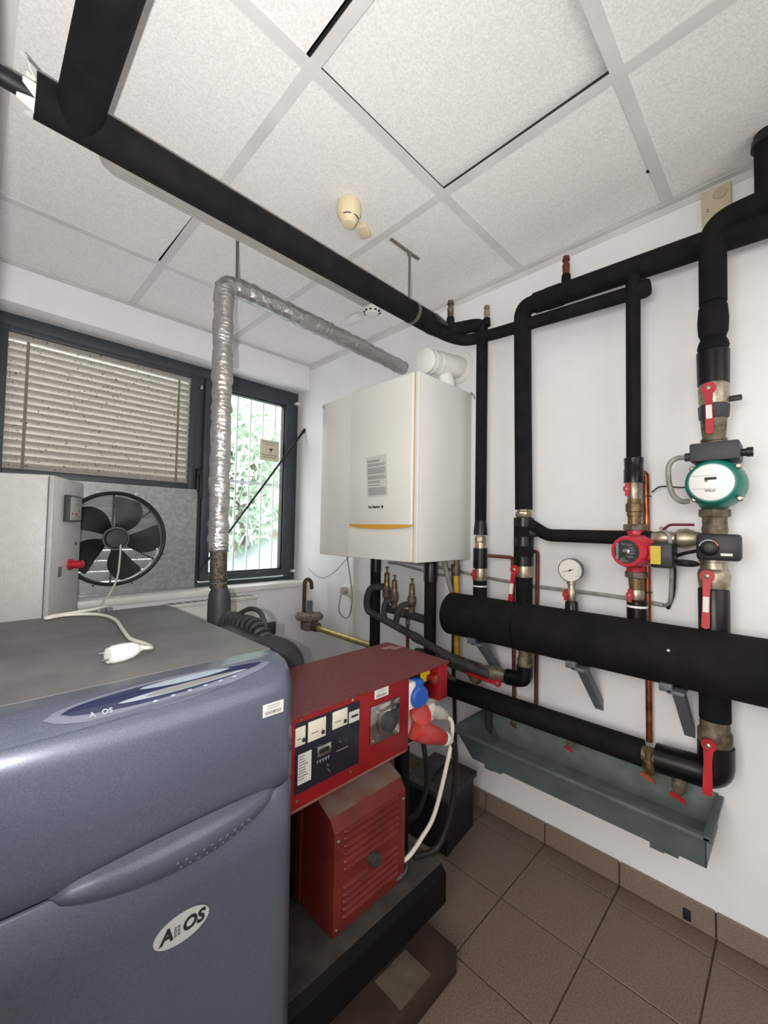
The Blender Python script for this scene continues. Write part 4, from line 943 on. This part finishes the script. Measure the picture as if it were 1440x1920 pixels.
# notice sheet on the door (door bows out about 9 mm here)
ns = MB().prism([(-.4455, -1.170, 1.736), (-.4475, -1.316, 1.742), (-.4475, -1.330, 1.536), (-.4465, -1.186, 1.532)], (-.0006, 0, 0)).build('paper_notice', PAPERG, bo)
ln = MB(); z = 1.722
for k in range(27):
    z -= .0066
    if k in (2, 5, 11, 15, 18, 20): continue
    y = -1.182-.0006*k; e = -1.305-.0004*k - (0 if k not in (0, 1, 16, 17, 19) else -.035)
    while y > e:
        l = random.uniform(.006, .018); ln.box(-.4486, -.4476, max(y-l, e), y, z, z+.0034); y -= l+.003
ln.build('print', INKG, ns, kind='stuff')
text('De Dietrich', .0175, (-.4470, -1.236, 1.484), WR, ZF, INK, fp, bold=True)
lg = MB(); c = Vector((-.4470, -1.294, 1.484)); lg.prism([c+Vector((0, .010, 0)), c+Vector((0, .003, .004)), c+Vector((0, 0, .012)), c+Vector((0, -.003, .004)), c+Vector((0, -.010, 0)), c+Vector((0, -.003, -.004)), c+Vector((0, 0, -.012)), c+Vector((0, .003, -.004))], (-.0008, 0, 0)); lg.build('logo_star', INK, fp)
# flue
MB().lathe((-.300, -1.426, 2.214), (1, 0, .165), [(0, .056), (.003, .060), (.030, .060), (.031, .062), (.040, .062), (.041, .0585), (.085, .0585), (.086, .060), (.092, .060), (.093, .0585), (.299, .0585)], 36).build('flue_pipe', WPL, bo)
MB().lathe((-.13, -1.426, 2.10), (0, 0, 1), [(0, .052), (.05, .050), (.10, .030), (.12, .02)], 28).build('flue_riser', WPL, bo)
MB().lathe((-.001, -1.426, 2.262), (-1, 0, 0), [(0, .088), (.010, .084), (.014, .070)], 36).build('wall_rosette', WPL, bo)
MB().tube([(-.01, -1.505, 2.108), (-.004, -1.52, 2.09), (-.004, -1.525, 2.07)], .004, 8).build('cable_end', CABLEG, bo)
MB().box(-.30, -.26, -1.085, -1.045, 2.104, 2.15, .004).build('vent_cap', mat('brown_grey_plastic', (150, 144, 138), .6), bo)
sc_ = thing('storage_cabinet', (-.21, -.88, 1.222), 'plain cream white cabinet joined to the left side of the boiler', 'cabinet')
MB().box(-.400, -.002, -1.034, -.748, 1.222, 2.106, .006).build('casing', BOILS, sc_); MB().box(-.414, -.400, -1.032, -.748, 1.224, 2.104, .004).build('front_panel', BOIL, sc_)
MB().lathe((-.42, -.76, 2.085), (1, 0, 0), [(0, .007), (.02, .007)], 10).build('corner_screw', mat('brown_grey_plastic', (150, 144, 138)), sc_)

# ------------------------------------------------------------------ pipes below the boiler
p1_ = thing('boiler_connection', (-.2, -1.0, .55), 'black insulated pipe dropping from the left of the boiler', 'pipe', 'boiler connections')
MB().tube([(-.2, -1.0, 1.225), (-.2, -1.004, .56)], .030, 18).build('foam_sleeve', RUB, p1_); vlathe(-.2, -1.0, [(1.13, .032), (1.215, .032)]).build('tape_cuff', TAPE, p1_)
p2_ = thing('boiler_connection', (-.2, -1.40, .6), 'black insulated pipe dropping from the right of the boiler', 'pipe', 'boiler connections')
MB().tube([(-.2, -1.40, 1.225), (-.2, -1.403, .62)], .030, 18).build('foam_sleeve', RUB, p2_); vlathe(-.2, -1.40, [(1.115, .034), (1.20, .034), (1.215, .030)]).build('tape_cuff', TAPE, p2_)
MB().tube([(-.2, -1.403, .74), (-.22, -1.33, .735)], .036, 14).build('tee', DKGREY, p2_)
sm = thing('safety_manifold', (-.2, -1.24, .90), 'dark dirty manifold tube below the three brass safety valves', 'pipe')
MB().tube([(-.2, -1.085, .935), (-.2, -1.38, .918)], .021, 16).build('tube', DKGREY, sm); MB().lathe((-.2, -1.20, .928), (0, -1, 0), [(0, .025), (.04, .025)], 12).build('nut', RUST, sm)
def safety(y, z0, z1, label):
    t = thing('safety_valve', (-.2, y, z0), label, 'valve', 'brass safety valves'); h = z1-z0
    vlathe(-.2, y, [(z0, .017), (z0+h*.24, .017), (z0+h*.26, .021), (z0+h*.34, .024), (z0+h*.48, .024), (z0+h*.54, .017)], 14).build('body', RUST, t)
    vlathe(-.2, y, [(z0+h*.52, .018), (z0+h*.56, .0165), (z0+h*.84, .014), (z0+h*.86, .011)], 14).build('bonnet', BRASS, t)
    vlathe(-.2, y, [(z0+h*.85, .004), (z0+h*.96, .004), (z0+h*.965, .010), (z0+h, .010)], 8).build('test_stem', BRASS, t)
safety(-1.092, .935, 1.165, 'tallest brass safety valve, leftmost under the boiler')
safety(-1.150, .930, 1.125, 'middle brass safety valve under the boiler')
safety(-1.278, .925, 1.118, 'brass safety valve closest to the right boiler pipe')
dp = thing('waste_pipe', (-.24, -1.35, .74), 'grey plastic waste pipe sloping down from the safety valves', 'pipe')
MB().tube([(-.215, -1.085, 1.055), (-.235, -.985, 1.045), (-.24, -.965, .915), (-.24, -1.05, .895), (-.24, -1.28, .846), (-.235, -1.60, .765), (-.20, -1.70, .742), (-.165, -1.72, .725)], .0195, 14, .06, 6).build('tube', RUBG, dp)
MB().tube([(-.205, -1.14, .985), (-.235, -1.115, .98), (-.24, -1.11, .885)], .016, 12, .03).build('elbow', RUBG, dp)
MB().tube([(-.205, -1.268, .985), (-.235, -1.22, .97), (-.24, -1.20, .865)], .016, 12, .04).build('elbow', RUBG, dp)
for y in (-1.52, -1.33): MB().lathe((-.24, y, .846-(y+1.28)*-.252), (0, -1, -.25), [(0, .023), (.04, .023)], 14).build('socket', RUBG, dp)
fd = thing('feed_pipe', (-.15, -1.65, .68), 'dirty brass strainer and pipe run feeding up into the left of the header', 'pipe')
MB().tube([(-.16, -1.40, .742), (-.155, -1.50, .735), (-.15, -1.66, .722)], .034, 16).build('strainer', RUST, fd)
MB().tube([(-.15, -1.60, .715), (-.165, -1.66, .672)], .022, 14).build('strainer_leg', RUST, fd)
MB().lathe((-.15, -1.66, .722), (0, -1, .08), [(0, .034), (.02, .030), (.05, .034), (.09, .036), (.13, .028), (.16, .028)], 16).build('valve_body', NICK, fd)
MB().tube([(-.15, -1.80, .733), (-.15, -1.882, .738), (-.15, -1.882, .80)], .034, 18, .04, 6).build('taped_elbow', TAPE, fd)
vlathe(-.15, -1.882, [(.795, .026), (.80, .031), (.83, .032), (.84, .027), (.90, .026)], 16).build('riser', RUST, fd)
bolt_lever(fd, (-.185, -1.775, .706), .150, (0, 1, .06), label=False, w=.016, boss=.016)
tc = thing('test_cock', (-.2, -1.50, .66), 'small tap with red handle hanging behind the generator corner', 'valve')
MB().tube([(-.18, -1.475, .70), (-.18, -1.50, .665), (-.18, -1.545, .655)], .011, 10).build('body', RUST, tc); butterfly(tc, (-.195, -1.505, .672), k=.9)
tn = thing('thin_tube', (-.15, -1.22, .55), 'thin dark red tube dropping below the safety valves', 'pipe'); MB().tube([(-.17, -1.225, .915), (-.17, -1.228, .55)], .009, 10).build('tube', COPD, tn); vlathe(-.17, -1.226, [(.86, .012), (.90, .012)]).build('nut', RUST, tn)
yg = thing('gas_pipe', (-.1, -1.487, .55), 'yellow painted gas pipe standing beside the header end', 'pipe')
MB().tube([(-.09, -1.480, 1.15), (-.09, -1.492, .70)], .0145, 14).build('tube', YPIPE, yg)
vlathe(-.09, -1.480, [(1.145, .019), (1.185, .022), (1.20, .019), (1.205, .014), (1.225, .016)], 10).build('union', RUST, yg)
def cable(name, pts, r, m, label, cat='cable', seg=8, n=8):
    return tag(MB().tube(spline(pts, n), r, seg).build(name, m), label, cat)
cable('black_conduit', [(-.07, -1.445, 1.20), (-.07, -1.452, 1.0), (-.07, -1.455, .70), (-.06, -1.46, .40), (-.05, -1.46, .10)], .010, CABLEB, 'black conduit dropping down the wall beside the yellow gas pipe')
cable('cable_bundle', [(-.12, -1.425, 1.225), (-.11, -1.44, 1.14), (-.08, -1.448, 1.05)], .012, CABLEG, 'grey cable bundle hanging from the right of the boiler')
cable('wall_cable', [(-.02, -.80, 1.212), (-.02, -.90, 1.19), (-.018, -1.10, 1.18), (-.018, -1.33, 1.168), (-.012, -1.60, 1.142), (-.012, -1.85, 1.126), (-.012, -2.05, 1.124), (-.012, -2.25, 1.120), (-.012, -2.36, 1.110)], .008, CABLEG, 'grey cable clipped level along the right wall behind the risers')
cable('wall_cable', [(-.04, -.95, 1.17), (-.04, -1.05, 1.165), (-.04, -1.28, 1.135), (-.02, -1.38, 1.13)], .007, CABLEG, 'grey cable crossing behind the black boiler pipes')
cable('pump_cable', [(-.012, -2.365, 1.108), (-.03, -2.385, 1.13), (-.06, -2.395, 1.20), (-.08, -2.40, 1.27), (-.12, -2.405, 1.33), (-.13, -2.40, 1.375), (-.12, -2.375, 1.40)], .0065, CABLEG, 'grey cable rising from the wall clip to the red pump')
cable('actuator_cable', [(-.012, -2.375, 1.10), (-.03, -2.395, 1.16), (-.06, -2.405, 1.24), (-.09, -2.41, 1.29), (-.12, -2.44, 1.31), (-.145, -2.49, 1.325)], .006, CABLEB, 'black cable rising from the wall clip to the mixing valve')
ck = MB().torus((-.12, -2.447, 1.278), (.25, 0, 1), .034, .006, 28, 8); tag(ck.build('cable_coil', CABLEB), 'small coil of black cable below the mixing valve', 'cable')
cable('sensor_wire', [(-.03, -2.33, 1.535), (-.03, -2.36, 1.555), (-.03, -2.42, 1.548), (-.05, -2.47, 1.545)], .0025, CABLEB, 'thin sensor wire between the copper tube and the green pump')

# ------------------------------------------------------------------ gas regulator in the corner
rg = thing('gas_regulator', (-.13, -.26, .65), 'dusty round gas regulator in the corner under the window', 'regulator')
vlathe(-.13, -.26, [(.652, .040), (.660, .058), (.715, .062), (.725, .075), (.730, .092), (.742, .098), (.752, .098), (.762, .090), (.768, .06), (.772, .02)], 32).build('diaphragm_case', mat('dusty_brown_metal', (128, 116, 104), .75, c2=(98, 88, 78), vscale=22), rg)
vlathe(-.13, -.26, [(.768, .024), (.80, .021), (.855, .021), (.858, .015)], 16).build('spring_tube', STEELG, rg)
MB().lathe((-.13, -.31, .688), (0, -1, 0), [(0, .034), (.05, .034), (.06, .026)], 12).build('outlet_boss', RUST, rg)
for k in range(6):
    a = 2*PI*k/6; MB().lathe((-.13+.088*math.cos(a), -.26+.088*math.sin(a), .760), (0, 0, 1), [(0, .006), (.008, .006)], 6).build('case_bolt', RUST, rg)
ri = thing('rusty_pipe', (-.12, -.215, .75), 'rusty hooked inlet pipe above the gas regulator', 'pipe')
MB().tube([(-.135, -.20, .76), (-.135, -.20, .985), (-.115, -.207, 1.006), (-.090, -.218, .985), (-.088, -.222, .93)], .014, 14, .02).build('tube', mat('rusty_steel', (96, 78, 62), .7, .3, c2=(60, 48, 40), vscale=40, bump=.4, bscale=80), ri)
gt = thing('gas_tube', (-.13, -.70, .64), 'brassy gas tube running level from the regulator behind the generator', 'pipe'); MB().tube([(-.13, -.365, .682), (-.13, -1.20, .672)], .0185, 14).build('tube', BPIPE, gt)
tk = thing('cable_trunking', (-.01, -.585, .1), 'narrow white cable trunking on the wall left of the boiler pipes', 'trunking'); MB().box(-.022, 0, -.605, -.565, .095, 1.24, .003).build('cover', SILL, tk)
so = thing('wall_socket', (-.02, -.56, .91), 'white wall socket with a plug under the boiler cabinet', 'socket'); MB().box(-.045, -.022, -.615, -.525, .915, .995, .008).build('socket_box', WPL, so); MB().lathe((-.045, -.553, .955), (-1, 0, 0), [(0, .026), (.03, .026), (.034, .018)], 18).build('plug_head', mat('grey_plug', (176, 168, 158), .6), so)
cable('boiler_flex', [(-.06, -.565, 1.222), (-.055, -.60, 1.08), (-.05, -.625, .93), (-.05, -.61, .81), (-.06, -.57, .775), (-.08, -.53, .82), (-.08, -.545, .93)], .004, CABLEG, 'thin grey flex looping from the cabinet down to the wall socket')
cable('thin_wire', [(-.05, -.75, 1.215), (-.05, -.60, 1.19), (-.05, -.45, 1.08), (-.05, -.32, 1.02), (-.04, -.22, 1.02), (-.03, -.10, 1.06)], .0025, CABLEG, 'thin wire sagging along the wall from the cabinet to the corner')
wb = thing('wall_hook', (-.02, -.30, 1.37), 'tiny grey hook on the wall left of the boiler cabinet', 'hook'); MB().box(-.05, 0, -.34, -.335, 1.372, 1.385).build('hook_plate', STEELG, wb)

# ------------------------------------------------------------------ radiator and window rod
ra = thing('panel_radiator', (-.74, -.08, .30), 'white panel radiator under the window behind the exhaust', 'radiator')
MB().box(-1.02, -.455, -.105, -.035, .32, .885, .006).build('panel', RADI, ra)
MB().box(-1.025, -.450, -.110, -.030, .885, .905, .003).build('top_cover', RADI, ra)
for k in range(13): MB().box(-1.00+.041*k, -.99+.041*k, -.1075, -.1045, .36, .85, .001).build('flute', RADI, ra)
for k in range(12): MB().box(-1.005+.0455*k, -.97+.0455*k, -.1015, -.0405, .9045, .9062).build('grille_slot', INKG, ra)
st_ = thing('window_rod', (-.37, .05, 1.07), 'thin black rod leaning diagonally across the right window', 'rod')
MB().cyl((0.0, .045, 2.155), (-.752, .118, 1.075), .0085, .0065, 12).build('rod', BLACK, st_); MB().cyl((-.02, .047, 2.126), (.0, .045, 2.155), .012, seg=12).build('rod_grip', BLACK, st_)

# ------------------------------------------------------------------ fan panel in the left window
fpn = thing('extractor_fan', (-1.25, .11, .97), 'galvanised panel with five bladed black axial fan in the window', 'fan')
FC = Vector((-1.252, .105, 1.292)); RH = .262
q = MB(); N_ = 48; bx0, bx1, bz0, bz1 = -1.80, -.788, .968, 1.615
def edgept(a):
    dx, dz = math.cos(a), math.sin(a); t = min(((bx1-FC.x)/dx if dx > 0 else (bx0-FC.x)/dx) if abs(dx) > 1e-6 else 9, ((bz1-FC.z)/dz if dz > 0 else (bz0-FC.z)/dz) if abs(dz) > 1e-6 else 9); return (FC.x+dx*t, .120, FC.z+dz*t)
angs = sorted([2*PI*k/N_ for k in range(N_)] + [math.atan2(z-FC.z, x-FC.x) % (2*PI) for x in (bx0, bx1) for z in (bz0, bz1)])
A = [q.bm.verts.new((FC.x+RH*math.cos(a), .120, FC.z+RH*math.sin(a))) for a in angs]; B = [q.bm.verts.new(edgept(a)) for a in angs]; C_ = [q.bm.verts.new((FC.x+RH*math.cos(a), .19, FC.z+RH*math.sin(a))) for a in angs]
for i in range(len(angs)):
    j = (i+1) % len(angs); q.bm.faces.new((A[i], A[j], B[j], B[i])); q.bm.faces.new((A[i], A[j], C_[j], C_[i]))
q.build('sheet_panel', GALV, fpn, ang=30)
MB().box(-1.80, -.788, .108, .124, .962, .975, .002).build('bottom_flange', GALV, fpn)
MB().torus(FC+Vector((0, .008, 0)), (0, 1, 0), RH+.004, .011, 64, 8).build('fan_ring', BLACK, fpn)
MB().lathe(FC+Vector((0, -.035, 0)), (0, 1, 0), [(-.004, .03), (0, .052), (.012, .060), (.07, .060), (.075, .05)], 28).build('hub', DKGREY, fpn)
MB().torus(FC+Vector((0, -.012, 0)), (0, 1, 0), .063, .006, 32, 6).build('hub_ring', STEELG, fpn)
for k in range(5):
    a0 = math.radians(62+72*k); rows = []
    for i in range(10):
        u = i/9; r = .055+.190*u; ac = a0 + .32*(u-.2)*u; hw_ = (.50+.12*math.sin(PI*u))*(1-.25*u) * (.75 if u < .05 else 1)
        if i == 9: hw_ *= .85
        row = []
        for j in range(7):
            v = j/6-.5; a = ac+2*hw_*v*.82; row.append((FC.x+r*math.cos(a), FC.y+.012+.05*v*(1-.4*u)+.006*math.cos(PI*v), FC.z+r*math.sin(a)))
        rows.append(row)
    MB().slab(rows, (0, .003, 0)).build('blade', BLACK, fpn, ang=60)
gd_ = MB()
for k in range(20): gd_.torus(FC+Vector((0, .075, 0)), (0, 1, 0), .065+.0098*k, .0014, 48, 4)
gd_.build('wire_guard', mat('guard_wire', (190, 190, 188), .4, .4), fpn, kind='stuff')
for a in (90, 210, 330, 40, 150, 270):
    d = Vector((math.cos(math.radians(a)), 0, math.sin(math.radians(a)))); MB().cyl(FC+d*.05+Vector((0, .082, 0)), FC+d*RH+Vector((0, .082, 0)), .0055, seg=8).build('support_arm', BLACK, fpn)
for k in range(9):
    z = 1.03+.064*k; q = MB(); q.prism([(-1.53, .255, z), (-1.53, .285, z+(.067 if k > 2 else .056)), (-1.53, .287, z+(.066 if k > 2 else .055)), (-1.53, .257, z-.001)], (.56, 0, 0)); q.build('shutter_slat', mat('shutter_grey', (150, 150, 150), .5), fpn)
q = MB(); q.box(-1.56, -1.535, .19, .30, 1.0, 1.60); q.box(-.965, -.94, .19, .30, 1.0, 1.60); q.build('shutter_frame', GALV, fpn)
for a in (20, 70, 110, 160, 200, 250, 290, 340):
    d = Vector((math.cos(math.radians(a)), 0, math.sin(math.radians(a)))); MB().lathe(FC+d*(RH+.022)+Vector((0, .014, 0)), (0, -1, 0), [(0, .006), (.005, .005)], 8).build('rivet', CHROME, fpn)
cable('fan_flex', [FC+Vector((.02, -.03, -.02)), (-1.235, .06, 1.20), (-1.25, .03, 1.08), (-1.285, 0, 1.0), (-1.33, -.06, .96), (-1.40, -.30, .93), (-1.44, -.60, .98), (-1.48, -.85, 1.06), (-1.545, -.95, 1.074), (-1.66, -.985, 1.0725), (-1.672, -1.01, 1.0725), (-1.62, -.99, 1.0725), (-1.545, -1.04, 1.0725), (-1.52, -1.16, 1.0725), (-1.535, -1.33, 1.0725), (-1.545, -1.45, 1.0725), (-1.530, -1.535, 1.0725), (-1.532, -1.585, 1.0755), (-1.545, -1.606, 1.082), (-1.562, -1.6135, 1.0865)], .0050, CABLEW, 'off white flex from the fan lying across the grey cabinet lid')
pgm = thing('mains_plug', (-1.61, -1.64, 1.066), 'white mains plug lying on the grey cabinet lid', 'plug')
d = Vector((-1.0, -.26, 0)).normalized(); c0 = Vector((-1.560, -1.613, 1.0865))
q = MB(); q.lathe(c0, d, [(0, .007), (.008, .009), (.012, .013), (.026, .0185), (.040, .0198), (.066, .0198), (.070, .0175), (.076, .0170)], 24); q.build('plug_body', WPL, pgm)
MB().lathe(c0, d, [(.046, .0202), (.050, .0202)], 24).build('seam_ring', SILL, pgm)
s_ = (d.cross(Vector((0, 0, 1))) + Vector((0, 0, 1))*.9).normalized()
for k in (-1, 1): MB().cyl(c0+d*.074+s_*.0095*k, c0+d*.094+s_*.0095*k, .0024, seg=10).build('pin', CHROME, pgm)

# ------------------------------------------------------------------ electrical cabinet
ea = math.radians(65); ex_ = Vector((math.cos(ea), math.sin(ea), 0)); ey_ = Vector((-math.sin(ea), math.cos(ea), 0))
EM = Matrix((ex_, ey_, Vector((0, 0, 1)))).transposed().to_4x4(); EM.translation = Vector((-1.631, -.50, 0))
LE = .35
ec = thing('control_cabinet', (-1.70, -.30, .0), 'light grey electrical control cabinet standing at an angle before the window', 'cabinet')
MB(EM).box(.012, LE, .004, .30, .93, 1.580, .004).build('casing', CAB, ec)
MB(EM).box(0, LE, -.018, .0, .935, 1.578, .004).build('door', CABE, ec)
MB(EM).box(.006, .016, .0, .005, .94, 1.574).build('door_seal', STEELG, ec)
for (x, y) in ((.03, .03), (LE-.05, .03), (.03, .26), (LE-.05, .26)): MB(EM).box(x, x+.03, y, y+.03, 0, .93).build('leg', STEELG, ec)
cm = MB(EM).box(.115, .275, -.040, -.018, 1.385, 1.505, .003).build('control_module', DKGREY, ec)
MB(EM).box(.125, .268, -.0425, -.040, 1.392, 1.497, .001).build('module_face', mat('module_grey', (150, 152, 148), .4), cm)
for (x, z, m_) in ((.20, 1.465, CHROME), (.225, 1.463, CHROME), (.195, 1.418, REDH), (.225, 1.437, CHROME), (.145, 1.420, CHROME)):
    MB(EM).lathe((x, -.0425, z), (0, -1, 0), [(0, .008 if m_ is REDH else .004), (.003, .004)], 12).build('module_button', m_, cm)
kn = MB(EM).lathe((.215, -.018, 1.185), (0, -1, 0), [(0, .026), (.012, .026), (.013, .019), (.055, .019), (.058, .015)], 20).build('red_rotary_knob', REDH, ec)
MB(EM).box(.085, .125, -.0195, -.017, 1.14, 1.185, .001).build('blanking_plug', mat('brown_plug', (110, 98, 90), .6), ec)
MB(EM).lathe((.285, -.018, 1.28), (0, -1, 0), [(0, .008), (.004, .008)], 12).build('door_lock', DKGREY, ec)

# ------------------------------------------------------------------ detectors on the ceiling, box on the wall
s1 = thing('smoke_detector', (-.862, -1.495, 2.56), 'cream smoke detector with deep body on the ceiling beside the black pipe', 'detector')
vlathe(-.862, -1.497, [(2.5585, .014), (2.562, .026), (2.572, .030), (2.582, .036), (2.60, .046), (2.63, .048), (2.6435, .046)], 28).build('body', IVORY, s1)
for a0 in (200, 265): MB().tube([(-.862+.0385*math.cos(math.radians(a)), -1.497+.0385*math.sin(math.radians(a)), 2.583) for a in range(a0, a0+46, 9)], .0018, 6).build('sensing_slot', INK, s1)
b1 = thing('detector_indicator', (-.76, -1.452, 2.62), 'small cream indicator box on the ceiling next to the cream detector', 'indicator'); MB(Matrix.Translation((-.737, -1.445, 0)) @ Matrix.Rotation(.5, 4, 'Z')).box(-.036, .036, -.023, .023, 2.618, 2.6435, .006).build('box', IVORY, b1)
s2 = thing('smoke_detector', (-.285, -1.02, 2.60), 'flat white smoke detector on the ceiling behind the black pipe', 'detector')
vlathe(-.285, -1.02, [(2.592, .020), (2.597, .036), (2.612, .044), (2.618, .050), (2.6435, .052)], 28).build('body', WPL, s2)
for k in range(10):
    a = 2*PI*k/10; MB().box(-.285+.042*math.cos(a)-.006, -.285+.042*math.cos(a)+.006, -1.02+.042*math.sin(a)-.006, -1.02+.042*math.sin(a)+.006, 2.6055, 2.6115).build('sensing_slot', INK, s2)
b2_ = thing('detector_indicator', (-.28, -.86, 2.62), 'white oblong indicator box on the ceiling near the flat detector', 'indicator'); MB().box(-.305, -.255, -.91, -.80, 2.610, 2.6435, .008).build('box', WPL, b2_)
db = thing('junction_box', (-.02, -2.53, 2.50), 'beige oblong sounder box high on the right wall', 'box')
MB().box(-.030, 0, -2.575, -2.492, 2.470, 2.618, .004).build('case', BEIGE, db); MB().lathe((-.030, -2.545, 2.588), (-1, 0, 0), [(0, .021), (.003, .020), (.004, .012)], 24).build('sounder_grille', mat('beige_grille', (178, 168, 142), .6), db)
for z in (2.545, 2.536): MB().box(-.031, -.0298, -2.512, -2.508, z, z+.004).build('hole', INK, db)
